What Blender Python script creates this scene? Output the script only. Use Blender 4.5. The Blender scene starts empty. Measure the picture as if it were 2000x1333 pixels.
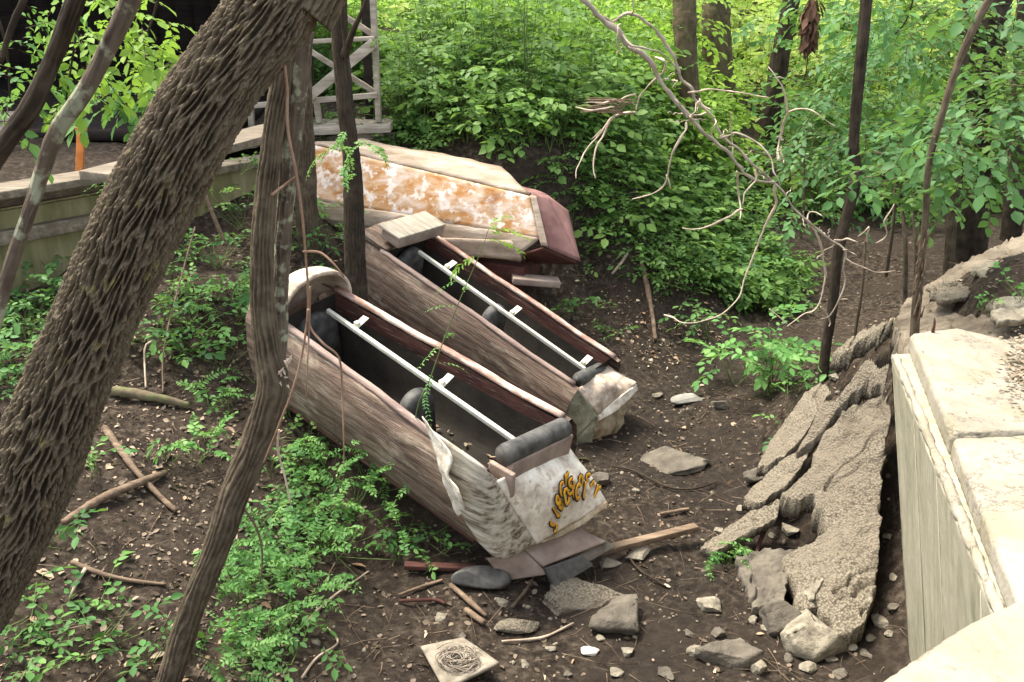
import bpy, bmesh, math, random
import numpy as np
from mathutils import Vector, Matrix
random.seed(4); RS = np.random.RandomState(11)
R = math.radians
sc = bpy.context.scene
# ------------------------------------------------------------------ camera
F, CH, PT = 1920.0, 3.4, R(22)
cam = bpy.data.objects.new('camera', bpy.data.cameras.new('camera')); sc.collection.objects.link(cam)
cam.location = (0, 0, CH); cam.rotation_euler = (R(90) - PT, 0, 0)
cam.data.sensor_width = 36; cam.data.lens = 36 * F / 2000; cam.data.clip_end = 600; cam.data.clip_start = .05
cam.data.dof.use_dof = False
sc.camera = cam
# ------------------------------------------------------------------ light
SUN_EL, SUN_AZ = R(64), R(-58)     # azimuth measured from +Y towards +X
w = bpy.data.worlds.new('World'); sc.world = w; w.use_nodes = True
nt = w.node_tree; nt.nodes.clear()
sky = nt.nodes.new('ShaderNodeTexSky'); sky.sky_type = 'NISHITA'; sky.sun_disc = False
sky.sun_elevation = SUN_EL; sky.sun_rotation = SUN_AZ; sky.dust_density = 3
hs = nt.nodes.new('ShaderNodeHueSaturation'); hs.inputs['Saturation'].default_value = .45
bg = nt.nodes.new('ShaderNodeBackground'); bg.inputs[1].default_value = .15
ow = nt.nodes.new('ShaderNodeOutputWorld')
nt.links.new(sky.outputs[0], hs.inputs['Color']); nt.links.new(hs.outputs[0], bg.inputs[0]); nt.links.new(bg.outputs[0], ow.inputs[0])
sl = bpy.data.lights.new('sun', 'SUN'); sl.energy = 2.25; sl.angle = R(16); sl.color = (1, .94, .82)
so = bpy.data.objects.new('sun', sl); sc.collection.objects.link(so)
sd = Vector((math.sin(SUN_AZ) * math.cos(SUN_EL), math.cos(SUN_AZ) * math.cos(SUN_EL), math.sin(SUN_EL)))
so.rotation_euler = sd.to_track_quat('Z', 'Y').to_euler()
vs = sc.view_settings; vs.view_transform = 'Standard'; vs.look = 'None'; vs.exposure = 1.8; vs.gamma = 1
sc.cycles.max_bounces = 7; sc.cycles.transparent_max_bounces = 4; sc.cycles.sample_clamp_indirect = 6

# ------------------------------------------------------------------ camera maths (pixels of the 2000x1333 photo)
fwv = np.array([0, math.cos(PT), -math.sin(PT)]); upv = np.array([0, math.sin(PT), math.cos(PT)])
C0 = np.array([0, 0, CH])
def ray(px, py): return fwv + np.array([1., 0, 0]) * (px - 1000) / F - upv * (py - 666.5) / F
def at(px, py, Y): d = ray(px, py); return C0 + d * Y / d[1]
def atz(px, py, z): d = ray(px, py); return C0 + d * (z - CH) / d[2]

# ------------------------------------------------------------------ noise
def _h(ix, iy, iz, s):
    n = (ix.astype(np.int64) * 374761393 + iy.astype(np.int64) * 668265263 + iz.astype(np.int64) * 2147483647 + s * 1274126177) & 0xffffffff
    n = ((n ^ (n >> 13)) * 1274126177) & 0xffffffff
    n = ((n ^ (n >> 16)) * 2246822519) & 0xffffffff
    return ((n ^ (n >> 15)) & 0xffffff) / float(0xffffff)
def vnoise(x, y, z=None, s=0):
    x = np.asarray(x, float); y = np.asarray(y, float); z = np.zeros_like(x) if z is None else np.asarray(z, float)
    ix, iy, iz = np.floor(x), np.floor(y), np.floor(z); fx, fy, fz = x - ix, y - iy, z - iz
    fx = fx * fx * (3 - 2 * fx); fy = fy * fy * (3 - 2 * fy); fz = fz * fz * (3 - 2 * fz)
    r = 0
    for dx in (0, 1):
        for dy in (0, 1):
            for dz in (0, 1):
                r = r + _h(ix + dx, iy + dy, iz + dz, s) * (fx if dx else 1 - fx) * (fy if dy else 1 - fy) * (fz if dz else 1 - fz)
    return r * 2 - 1
def fbm(x, y, z=None, s=0, o=4):
    r = 0; a = .5; f = 1
    for k in range(o):
        r = r + a * vnoise(np.asarray(x) * f + 7.3 * k, np.asarray(y) * f - 3.1 * k, None if z is None else np.asarray(z) * f, s + k); a *= .5; f *= 2.03
    return r
def worley(u, v, per, s=0):       # per = period (in cells) of u ; returns F1, F2
    iu, iv = np.floor(u), np.floor(v); F1 = np.full(u.shape, 9.); F2 = np.full(u.shape, 9.)
    for du in (-1, 0, 1):
        for dv in (-1, 0, 1):
            cu, cv = iu + du, iv + dv; m = np.mod(cu, per); zz = np.zeros_like(m)
            d = np.hypot(cu + .15 + .7 * _h(m, cv, zz, s) - u, cv + .1 + .8 * _h(m, cv, zz, s + 5) - v)
            F2 = np.minimum(F2, np.maximum(F1, d)); F1 = np.minimum(F1, d)
    return F1, F2

# ------------------------------------------------------------------ object helpers
def finish(me, name, mat, parent, smooth):
    o = bpy.data.objects.new(name, me); sc.collection.objects.link(o)
    if mat: me.materials.append(mat)
    if smooth: me.polygons.foreach_set('use_smooth', np.ones(len(me.polygons), bool))
    if parent: o.parent = parent
    return o
def fast(name, V, Fs, mat, parent=None, smooth=False, attr=None):
    """V (n,3); Fs list of (m,k) index arrays"""
    if not isinstance(Fs, list): Fs = [Fs]
    Fs = [f for f in Fs if len(f)]
    me = bpy.data.meshes.new(name)
    me.vertices.add(len(V)); me.vertices.foreach_set('co', np.asarray(V, np.float32).ravel())
    idx = np.concatenate([f.ravel() for f in Fs]); tot = np.concatenate([np.full(len(f), f.shape[1]) for f in Fs])
    st = np.concatenate([[0], np.cumsum(tot)[:-1]])
    me.loops.add(len(idx)); me.loops.foreach_set('vertex_index', idx.astype(np.int32))
    me.polygons.add(len(tot)); me.polygons.foreach_set('loop_start', st.astype(np.int32)); me.polygons.foreach_set('loop_total', tot.astype(np.int32))
    if attr:
        for k, a in attr.items():
            at_ = me.attributes.new(k, 'FLOAT', 'POINT'); at_.data.foreach_set('value', np.asarray(a, np.float32))
    me.update(calc_edges=True); me.validate()
    return finish(me, name, mat, parent, smooth)
def tag(o, label=None, cat=None, group=None, kind=None):
    if label: o['label'] = label
    if cat: o['category'] = cat
    if group: o['group'] = group
    if kind: o['kind'] = kind
    return o
def empty(name, loc, label=None, cat=None, group=None):
    o = bpy.data.objects.new(name, None); sc.collection.objects.link(o); o.location = Vector(loc); o.empty_display_size = .1
    return tag(o, label, cat, group)
def rel(V, loc): return np.asarray(V) - np.asarray(loc)
class MB:
    """collects pieces of one mesh"""
    def __init__(s): s.V = []; s.F = {}; s.n = 0; s.A = []
    def add(s, V, Fs, a=0.):
        V = np.asarray(V, float)
        if not isinstance(Fs, list): Fs = [Fs]
        for f in Fs: s.F.setdefault(f.shape[1], []).append(f + s.n)
        s.V.append(V); s.n += len(V); s.A.append(np.full(len(V), a) if np.isscalar(a) else a)
        return s
    def box(s, c, sz, M=None, a=0., bev=.0):
        x, y, z = np.array(sz) / 2.
        if bev <= 0:
            V = np.array([[i * x, j * y, k * z] for i in (-1, 1) for j in (-1, 1) for k in (-1, 1)])
            Fq = np.array([[0, 1, 3, 2], [4, 6, 7, 5], [0, 4, 5, 1], [2, 3, 7, 6], [0, 2, 6, 4], [1, 5, 7, 3]]); Fs = [Fq]
        else:
            b = bmesh.new(); bmesh.ops.create_cube(b, size=1)
            for v in b.verts: v.co = Vector((v.co.x * 2 * x, v.co.y * 2 * y, v.co.z * 2 * z))
            bmesh.ops.bevel(b, geom=b.edges[:], offset=bev, segments=2, affect='EDGES', profile=.6)
            bmesh.ops.triangulate(b, faces=b.faces[:])
            b.verts.index_update(); V = np.array([v.co[:] for v in b.verts]); Fs = [np.array([[v.index for v in f.verts] for f in b.faces])]; b.free()
        if M is not None: V = V @ np.asarray(M).T
        return s.add(V + np.asarray(c), Fs, a)
    def beam(s, p, q, wd, ht, a=0., bev=.0, up=(0, 0, 1)):
        p, q = np.asarray(p, float), np.asarray(q, float); d = q - p; L = np.linalg.norm(d); d = d / L
        sd_ = np.cross(d, up); sd_ /= np.linalg.norm(sd_); u = np.cross(sd_, d)
        return s.box((p + q) / 2, (L, wd, ht), np.stack([d, sd_, u], 1), a, bev)
    def tube(s, pts, rad, seg=8, step=None, a=0., cap=True):
        V, Fs = tube(pts, rad, seg, step, cap=cap); return s.add(V, Fs, a)
    def build(s, name, mat, parent=None, smooth=False, origin=None):
        V = np.concatenate(s.V)
        if origin is not None: V = V - np.asarray(origin)
        return fast(name, V, [np.concatenate(f) for f in s.F.values()], mat, parent, smooth, {'rnd': np.concatenate(s.A)})
def resample(pts, rad, step):
    P = np.asarray(pts, float); rad = np.asarray(rad, float) if np.ndim(rad) else np.full(len(P), rad)
    if len(rad) != len(P): rad = np.interp(np.linspace(0, 1, len(P)), np.linspace(0, 1, len(rad)), rad)
    E = np.vstack([2 * P[0] - P[1], P, 2 * P[-1] - P[-2]]); out = []; ro = []
    for i in range(len(P) - 1):
        a, b, c, d = E[i:i + 4]; L = np.linalg.norm(c - b); n = max(2, int(L / step)) if step else 3
        t = np.linspace(0, 1, n, endpoint=False)[:, None]
        out.append(.5 * ((2 * b) + (c - a) * t + (2 * a - 5 * b + 4 * c - d) * t ** 2 + (3 * b - a - 3 * c + d) * t ** 3))
        ro.append(rad[i] + (rad[i + 1] - rad[i]) * t[:, 0])
    return np.vstack(out + [P[-1:]]), np.concatenate(ro + [rad[-1:]])
def frames(P):
    T = np.gradient(P, axis=0); T /= np.linalg.norm(T, axis=1)[:, None] + 1e-12
    N = np.zeros_like(P); n = np.cross(T[0], [0.3, 1, .2]); n /= np.linalg.norm(n)
    for i in range(len(P)):
        n = n - T[i] * (n @ T[i]); n /= np.linalg.norm(n) + 1e-12; N[i] = n
    return T, N, np.cross(T, N)
def tube(pts, rad, seg=8, step=None, disp=None, cap=True):
    P, r = resample(pts, rad, step); T, N, B = frames(P); n = len(P)
    th = np.linspace(0, 2 * math.pi, seg, endpoint=False)
    s_ = np.concatenate([[0], np.cumsum(np.linalg.norm(np.diff(P, axis=0), axis=1))])
    rr = r[:, None] * np.ones(seg)
    if disp is not None: rr = rr + disp(s_[:, None] + 0 * th, th[None] + 0 * s_[:, None], rr)
    V = P[:, None] + rr[..., None] * (np.cos(th)[None, :, None] * N[:, None] + np.sin(th)[None, :, None] * B[:, None])
    i = np.arange(n - 1)[:, None] * seg; j = np.arange(seg)[None]; k = (j + 1) % seg
    Q = np.stack([i + j, i + k, i + seg + k, i + seg + j], -1).reshape(-1, 4)
    V = V.reshape(-1, 3); Fs = [Q]
    if cap:
        V = np.vstack([V, P[:1], P[-1:]]); a = len(V) - 2
        Fs.append(np.stack([np.full(seg, a), (np.arange(seg) + 1) % seg, np.arange(seg)], 1))
        Fs.append(np.stack([np.full(seg, a + 1), (n - 1) * seg + np.arange(seg), (n - 1) * seg + (np.arange(seg) + 1) % seg], 1))
    return V, Fs

# ------------------------------------------------------------------ materials
class NT:
    def __init__(s, name, rough=.85, spec=.25):
        s.m = bpy.data.materials.new(name); s.m.use_nodes = True; s.t = s.m.node_tree; s.b = s.t.nodes['Principled BSDF']
        s.b.inputs['Roughness'].default_value = rough; s.b.inputs['Specular IOR Level'].default_value = spec
        s.o = s.t.nodes['Material Output']; s.tc = s.t.nodes.new('ShaderNodeTexCoord')
    def n(s, k, **kw):
        x = s.t.nodes.new(k)
        for a, v in kw.items(): setattr(x, a, v)
        return x
    def l(s, a, b): s.t.links.new(a, b)
    def noise(s, scale, det=5, sc3=None, rough=.6, dist=0, coord='Object'):
        v = s.tc.outputs[coord]
        if sc3:
            mp = s.n('ShaderNodeMapping'); mp.inputs['Scale'].default_value = sc3; s.l(v, mp.inputs[0]); v = mp.outputs[0]
        x = s.n('ShaderNodeTexNoise'); x.inputs['Scale'].default_value = scale; x.inputs['Detail'].default_value = det
        x.inputs['Roughness'].default_value = rough; x.inputs['Distortion'].default_value = dist; s.l(v, x.inputs['Vector']); return x.outputs[0]
    def vor(s, scale, sc3=None, feat='F1'):
        v = s.tc.outputs['Object']
        if sc3:
            mp = s.n('ShaderNodeMapping'); mp.inputs['Scale'].default_value = sc3; s.l(v, mp.inputs[0]); v = mp.outputs[0]
        x = s.n('ShaderNodeTexVoronoi', feature=feat); x.inputs['Scale'].default_value = scale; s.l(v, x.inputs['Vector']); return x.outputs[0]
    def ramp(s, f, stops):
        r = s.n('ShaderNodeValToRGB'); e = r.color_ramp.elements
        while len(e) < len(stops): e.new(.5)
        for i, (p, c) in enumerate(stops):
            e[i].position = p; e[i].color = (*c, 1) if not np.isscalar(c) else (c, c, c, 1)
        s.l(f, r.inputs[0]); return r.outputs[0]
    def mix(s, f, a, b, mode='MIX'):
        x = s.n('ShaderNodeMix', data_type='RGBA', blend_type=mode)
        for sock, v in ((x.inputs[0], f), (x.inputs[6], a), (x.inputs[7], b)):
            if hasattr(v, 'links'): s.l(v, sock)
            elif np.isscalar(v): sock.default_value = v
            else: sock.default_value = (*v, 1)
        return x.outputs[2]
    def attr(s, name='rnd'): x = s.n('ShaderNodeAttribute', attribute_name=name); return x.outputs['Fac']
    def math(s, op, a, b=0.):
        x = s.n('ShaderNodeMath', operation=op)
        for i, v in enumerate((a, b)):
            if hasattr(v, 'links'): s.l(v, x.inputs[i])
            else: x.inputs[i].default_value = v
        return x.outputs[0]
    def col(s, c):
        if hasattr(c, 'links'): s.l(c, s.b.inputs['Base Color'])
        else: s.b.inputs['Base Color'].default_value = (*c, 1)
        return s
    def bump(s, h, dist=.01, st=1.):
        x = s.n('ShaderNodeBump'); x.inputs['Distance'].default_value = dist; x.inputs['Strength'].default_value = st
        s.l(h, x.inputs['Height']); s.l(x.outputs[0], s.b.inputs['Normal']); return s
def M_simple(name, c1, c2, scale=8, rough=.85, bump=.004, sc3=None, spec=.25, bs=None):
    m = NT(name, rough, spec); n = m.noise(scale, 6, sc3)
    m.col(m.ramp(n, [(.3, c1), (.7, c2)])); m.bump(m.noise(bs or scale * 5, 5, sc3), bump); return m.m
def M_leaf(name, cs, trans=.4, rough=.55):
    m = NT(name, rough, .3); c = m.ramp(m.attr(), [(i / (len(cs) - 1.), c) for i, c in enumerate(cs)]); m.col(c)
    tr = m.n('ShaderNodeBsdfTranslucent'); m.l(m.mix(.5, c, (.20, .34, .04), 'MIX'), tr.inputs[0])
    mx = m.n('ShaderNodeMixShader'); mx.inputs[0].default_value = trans
    m.l(m.b.outputs[0], mx.inputs[1]); m.l(tr.outputs[0], mx.inputs[2]); m.l(mx.outputs[0], m.o.inputs[0]); return m.m
def M_wood(name, c1, c2, c3, ax=(1, 8, 8), scale=3, bump=.006, rough=.85):
    m = NT(name, rough); n = m.noise(scale, 7, ax, .65); n2 = m.noise(scale * 1.3, 4)
    c = m.ramp(n, [(.3, c1), (.55, c2), (.75, c3)]); m.col(m.mix(m.ramp(n2, [(.45, 0.), (.7, .5)]), c, c1)); m.bump(m.noise(scale * 4, 6, ax), bump); return m.m
def M_bark(name, c1, c2, c3, lichen=None, lam=.0):
    m = NT(name, .95, .1); n = m.noise(9, 6); c = m.ramp(n, [(.3, c1), (.5, c2), (.72, c3)])
    h = m.attr('rnd'); c = m.mix(m.ramp(h, [(.25, 0.), (.95, .8)]), c, c3)
    if lichen: c = m.mix(m.ramp(m.noise(14, 5), [(.52 - lam, 0.), (.6 - lam, .85)]), c, lichen)
    m.col(c); m.bump(m.noise(70, 6, (1, 1, .25)), .004, .9); return m.m

soil = NT('soil', .95, .15)
g1 = soil.noise(1.3, 6); g2 = soil.noise(22, 7); g3 = soil.noise(5, 5)
cc = soil.ramp(g2, [(.3, (.013, .009, .0065)), (.48, (.040, .029, .020)), (.68, (.125, .098, .070))])
cc = soil.mix(soil.ramp(g1, [(.42, 0.), (.62, .75)]), cc, (.050, .037, .027)); cc = soil.mix(soil.ramp(g3, [(.5, 0.), (.7, .6)]), cc, (.028, .019, .013))
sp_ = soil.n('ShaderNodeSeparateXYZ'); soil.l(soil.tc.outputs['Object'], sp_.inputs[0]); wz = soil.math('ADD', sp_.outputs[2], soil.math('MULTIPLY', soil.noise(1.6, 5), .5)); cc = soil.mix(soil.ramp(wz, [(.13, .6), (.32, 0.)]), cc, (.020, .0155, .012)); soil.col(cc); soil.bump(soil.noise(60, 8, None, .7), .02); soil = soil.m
conc = NT('pebbled_concrete', .95, .15)
v1 = conc.vor(75); v2 = conc.vor(90); c = conc.ramp(v1, [(.0, (.36, .315, .235)), (.4, (.25, .215, .155)), (.8, (.115, .092, .065))])
c = conc.mix(conc.ramp(conc.noise(3, 7, None, .7), [(.42, 0.), (.6, .8)]), c, (.24, .20, .145)); c = conc.mix(conc.ramp(conc.noise(2, 7, None, .7, 1.), [(.57, 0.), (.68, .8)]), c, (.085, .064, .045)); conc.col(c)
conc.bump(conc.math('ADD', conc.math('MULTIPLY', conc.math('MULTIPLY', v1, -.9), conc.noise(5, 4)), conc.math('MULTIPLY', conc.noise(16, 9, None, .75), 1.6)), .018); conc = conc.m
cast = NT('cast_concrete', .9, .2)
c = cast.ramp(cast.noise(2.2, 8), [(.3, (.17, .15, .11)), (.5, (.27, .24, .185)), (.75, (.35, .315, .25))])
c = cast.mix(cast.ramp(cast.noise(60, 4), [(.6, 0.), (.7, .6)]), c, (.15, .12, .08))
c = cast.mix(cast.ramp(cast.noise(4, 8, None, .7, .6), [(.50, 0.), (.62, .55)]), c, (.23, .20, .12)); c = cast.mix(cast.ramp(cast.noise(1.4, 8, None, .75, 1.2), [(.53, 0.), (.60, .5)]), c, (.17, .15, .10))
dc = cast.math('ABSOLUTE', cast.math('SUBTRACT', cast.noise(.9, 8, None, .7, .3), .5)); c = cast.mix(cast.ramp(dc, [(.0, .75), (.006, 0.)]), c, (.08, .065, .045)); cast.col(c); cast.bump(cast.noise(40, 7), .006); cast = cast.m
face = NT('board_marked_concrete', .9, .2)
st = face.noise(2.6, 9, (1.8, 1.8, .3), .75, .8); c = face.ramp(st, [(.26, (.12, .115, .065)), (.36, (.24, .225, .15)), (.50, (.34, .31, .22)), (.72, (.42, .38, .29))])
c = face.mix(face.ramp(face.noise(2.5, 6, (2, 2, .6)), [(.55, 0.), (.72, .45)]), c, (.12, .14, .06)); face.col(c); face.bump(face.noise(12, 9, (2, 2, .5), .7), .008); face = face.m
mosswall = NT('mossy_wall', .95, .15); st = mosswall.noise(3, 7, (2, 2, .4)); c = mosswall.ramp(st, [(.3, (.10, .10, .04)), (.5, (.22, .20, .10)), (.75, (.36, .31, .19))]); mosswall.col(c); mosswall.bump(mosswall.noise(20, 6), .008); mosswall = mosswall.m
rock = M_simple('rubble_stone', (.13, .11, .08), (.34, .30, .22), 14, .95, .012, bs=45)
rockd = M_simple('dark_stone', (.07, .06, .045), (.17, .145, .11), 10, .95, .01, bs=45)
bark_big = M_bark('furrowed_bark', (.026, .019, .012), (.050, .038, .025), (.15, .118, .078), (.20, .165, .07), -.09)
bark_mid = M_bark('stringy_bark', (.035, .026, .017), (.075, .057, .038), (.15, .118, .078), (.15, .16, .07), -.16)
bark_dark = M_bark('dark_bark', (.018, .014, .010), (.04, .030, .021), (.075, .058, .04))
bark_lichen = M_bark('lichen_bark', (.05, .036, .028), (.10, .075, .055), (.15, .12, .085), (.30, .31, .21), .0)
bark_far = M_bark('grey_brown_bark', (.05, .036, .022), (.10, .075, .045), (.15, .115, .07), (.12, .15, .05), -.05)
twig_pale = M_bark('pale_twig', (.22, .16, .11), (.40, .31, .22), (.58, .47, .36))
twig_grey = M_bark('grey_twig', (.10, .08, .06), (.24, .195, .145), (.42, .36, .28))
vine_red = M_bark('red_vine', (.11, .06, .038), (.22, .125, .08), (.36, .25, .165))
stick_m = M_wood('fallen_stick', (.09, .06, .04), (.2, .14, .09), (.34, .25, .17))
greywood = M_wood('weathered_timber', (.22, .19, .14), (.42, .36, .28), (.60, .53, .43))
deckwood = M_wood('grimy_deck_board', (.10, .08, .055), (.22, .18, .13), (.36, .31, .23))
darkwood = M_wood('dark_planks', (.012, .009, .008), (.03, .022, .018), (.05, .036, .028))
redwood = M_wood('red_brown_plank', (.05, .018, .014), (.10, .04, .03), (.14, .07, .055))
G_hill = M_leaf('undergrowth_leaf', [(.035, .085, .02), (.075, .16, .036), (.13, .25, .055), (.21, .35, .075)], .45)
G_far = M_leaf('sun_tinted_leaf', [(.30, .46, .07), (.44, .60, .11), (.58, .72, .18), (.68, .78, .30)], .55)  # sunlight on the far foliage is put into these raised leaf colours
G_mid = M_leaf('sun_tinted_undergrowth_leaf', [(.13, .27, .04), (.23, .41, .055), (.36, .56, .08), (.50, .66, .15)], .55)  # lighter greens carry painted sunlight for the crest and low branches
G_herb = M_leaf('herb_leaf', [(.03, .09, .025), (.06, .17, .04), (.10, .24, .06), (.17, .33, .07)], .4)
G_fern = M_leaf('frond_leaf', [(.06, .17, .045), (.10, .26, .06), (.16, .35, .09), (.24, .42, .12)], .42)
G_yel = M_leaf('bright_leaf', [(.12, .24, .03), (.20, .35, .04), (.30, .44, .06)], .48)
G_blue = M_leaf('cool_leaf', [(.03, .085, .028), (.055, .145, .042), (.09, .21, .06), (.14, .29, .08)], .38)
litter_m = M_leaf('dead_leaf', [(.06, .042, .028), (.14, .10, .068), (.24, .185, .13), (.36, .28, .19), (.34, .20, .11), (.52, .44, .32)], .1, .8)
stem_green = M_simple('green_stem', (.07, .12, .03), (.14, .18, .06))

# ------------------------------------------------------------------ terrain
ctl = [  # (px, py, z) in the photograph
 (1000,1325,.0),(700,1325,.10),(1300,1310,-.03),(1550,1310,-.03),(1750,1290,0),(500,1325,.16),(200,1325,.30),(0,1280,.42),
 (1200,1150,-.03),(1000,1170,-.03),(850,1130,0),(1300,1000,-.08),(1400,1150,-.03),(1150,1060,-.06),
 (1350,850,-.12),(1250,900,-.14),(1400,760,-.1),(1500,700,-.02),(1550,600,.03),(1480,850,-.02),(1680,520,.1),(1760,430,.15),(1900,420,.2),
 (750,1050,.05),(620,950,.16),(500,1150,.2),(300,1150,.34),(400,900,.42),(250,900,.52),(550,820,.35),(420,720,.62),(300,700,.75),(380,600,.95),
 (440,480,1.12),(550,470,1.15),(60,560,1.0),(620,440,1.2),(470,560,.95),(650,650,.55),(750,600,.5),(900,700,.25),
 (1130,540,.50),(1250,580,.38),(1200,700,.05),(1330,660,.05),(1300,760,-.08),(1200,480,.8),(1150,430,1.0),
 (1300,450,.72),(1400,480,.42),(1480,520,.2),(1250,350,1.2),(1400,340,.85),(1550,400,.35),(1100,330,1.5),(950,260,1.75),
 (1650,700,.25),(1600,850,.12),(1560,1000,.0),(1500,1150,-.02),(1700,850,.45),(1700,1050,.1),(1730,700,.8),(1720,1200,0),(1770,600,1.05),(1850,560,1.2),
 (1950,520,1.36),(1990,600,1.55),(1850,620,1.35),(1995,480,1.42),
]
P3 = [atz(*c) for c in ctl]
wc = [(-5.5,9.2,1.85),(-3.5,9.5,1.85),(-1.6,10.5,1.85),(-4.5,8.2,1.85),(-7,12,1.9),(-2,13,1.95),(0,12.5,2.0),(1,14.5,2.1),(-6,20,2.2),(0,20,2.2),(0,30,2.4),(-10,30,2.6),
 (3,14.5,.95),(5,14,.4),(8,16,.3),(6,20,.8),(12,14,.5),(3,22,1.5),(10,26,1.4),(0,45,2.8),(15,45,2.2),(-20,45,3),(25,25,1.6),(-15,10,2),(-12,3,1.2),(-6,4,1.0),
 (-5,1.5,.8),(0,1.5,.1),(0,-3,.1),(4.2,5.6,1.2),(6,6.5,1.45),(9,8,1.5),(6.5,9,.7),(5,8.3,.55),(3.6,8.3,.35),(4.5,10.5,.3),(4,3,.5),(12,2,1.4),(-4,6.2,1.0),(-3.0,6.9,1.15),
 (-1.55,6.0,.56),(-1.15,5.55,.44),(-.8,6.0,.42),(-.5,5.4,.25),(-1.15,7.9,.6),(-.6,7.6,.42),(-.2,7.3,.2),(.2,7.0,.02)]
K = np.array([[p[0], p[1], p[2]] for p in P3] + wc)
def _tps(d2): return np.where(d2 > 1e-9, .5 * d2 * np.log(np.maximum(d2, 1e-9)), 0)
_n = len(K); _A = np.zeros((_n + 3, _n + 3)); _D = ((K[:, None, :2] - K[None, :, :2]) ** 2).sum(-1)
_A[:_n, :_n] = _tps(_D) + .06 * np.eye(_n); _A[:_n, _n] = 1; _A[:_n, _n + 1:] = K[:, :2]; _A[_n:, :_n] = _A[:_n, _n:].T
_W = np.linalg.solve(_A, np.concatenate([K[:, 2], [0, 0, 0]]))
def H0(x, y):
    x = np.clip(np.asarray(x, float), -24, 28); y = np.clip(np.asarray(y, float), -6, 48); sh = np.broadcast(x, y).shape
    xf, yf = np.broadcast_to(x, sh).ravel(), np.broadcast_to(y, sh).ravel(); r = np.empty(len(xf))
    for i in range(0, len(xf), 40000):
        a, b = xf[i:i + 40000], yf[i:i + 40000]
        r[i:i + 40000] = _tps((a[:, None] - K[:, 0]) ** 2 + (b[:, None] - K[:, 1]) ** 2) @ _W[:_n] + _W[_n] + _W[_n + 1] * a + _W[_n + 2] * b
    return np.clip(r.reshape(sh), -.35, 4)
# retaining wall line: ground on its far side is the raised yard
WA, WB = atz(-120, 384, 1.8)[:2], atz(640, 268, 1.8)[:2]
def H(x, y, fine=True):
    x = np.asarray(x, float); y = np.asarray(y, float)
    z = H0(x, y)
    if fine: z = z + .10 * fbm(x * 1.1, y * 1.1, None, 3, 3) * .6 + .045 * fbm(x * 4, y * 4, None, 9, 4) + .014 * fbm(x * 18, y * 18, None, 21, 3)
    return z
def Hs(x, y): return float(H(np.array([x]), np.array([y]))[0])
def gp(px, py):  # the ground point seen at a pixel
    d = ray(px, py); t = np.linspace(2, 60, 900); P = C0 + d * t[:, None]; z = H(P[:, 0], P[:, 1]); k = np.argmax(P[:, 2] < z)
    lo, hi = t[max(k - 1, 0)], t[k]; tt = np.linspace(lo, hi, 30); P = C0 + d * tt[:, None]; z = H(P[:, 0], P[:, 1]); k = np.argmax(P[:, 2] <= z); return P[k]
def axis(segs):
    out = []
    for a, b, st in segs: out.append(np.arange(a, b, st))
    return np.concatenate(out)
xs = axis([(-120, -26, 8), (-26, -8, .6), (-8, -3, .1), (-3, 4.2, .022), (4.2, 9, .1), (9, 30, .6), (30, 130, 8)])
ys = axis([(-40, -6, 4), (-6, 1, .4), (1, 3, .1), (3, 9, .022), (9, 16, .06), (16, 50, .5), (50, 260, 10)])
X, Y = np.meshgrid(xs, ys); Z = H(X, Y)
nx, ny = len(xs), len(ys); i = np.arange(ny - 1)[:, None] * nx; j = np.arange(nx - 1)[None]
Q = np.stack([i + j, i + j + 1, i + nx + j + 1, i + nx + j], -1).reshape(-1, 4)
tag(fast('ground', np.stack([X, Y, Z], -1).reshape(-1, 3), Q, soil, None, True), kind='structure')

# ------------------------------------------------------------------ leaves
LT = np.array([[0, 0, 0], [.28, .24, .03], [.62, .25, .02], [1, 0, -.12], [.62, -.25, .02], [.28, -.24, .03], [.5, 0, -.05]])
LF = np.array([[0, 1, 2, 3, 6], [0, 6, 3, 4, 5]])
def leaves(P, D, N, size, wid=1., rnd=None):
    """one leaf per row: position, direction, normal, length"""
    n = len(P); D = D / (np.linalg.norm(D, axis=1)[:, None] + 1e-9); S = np.cross(N, D); S /= np.linalg.norm(S, axis=1)[:, None] + 1e-9; Nn = np.cross(D, S)
    size = np.broadcast_to(size, (n,)); wid = np.broadcast_to(wid, (n,))
    V = P[:, None] + size[:, None, None] * (LT[None, :, :1] * D[:, None] + (LT[None, :, 1:2] * wid[:, None, None]) * S[:, None] + LT[None, :, 2:] * Nn[:, None])
    Fc = (LF[None] + 7 * np.arange(n)[:, None, None]).reshape(-1, 5)
    if rnd is None: rnd = RS.rand(n)
    return V.reshape(-1, 3), Fc, np.repeat(rnd, 7)
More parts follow.
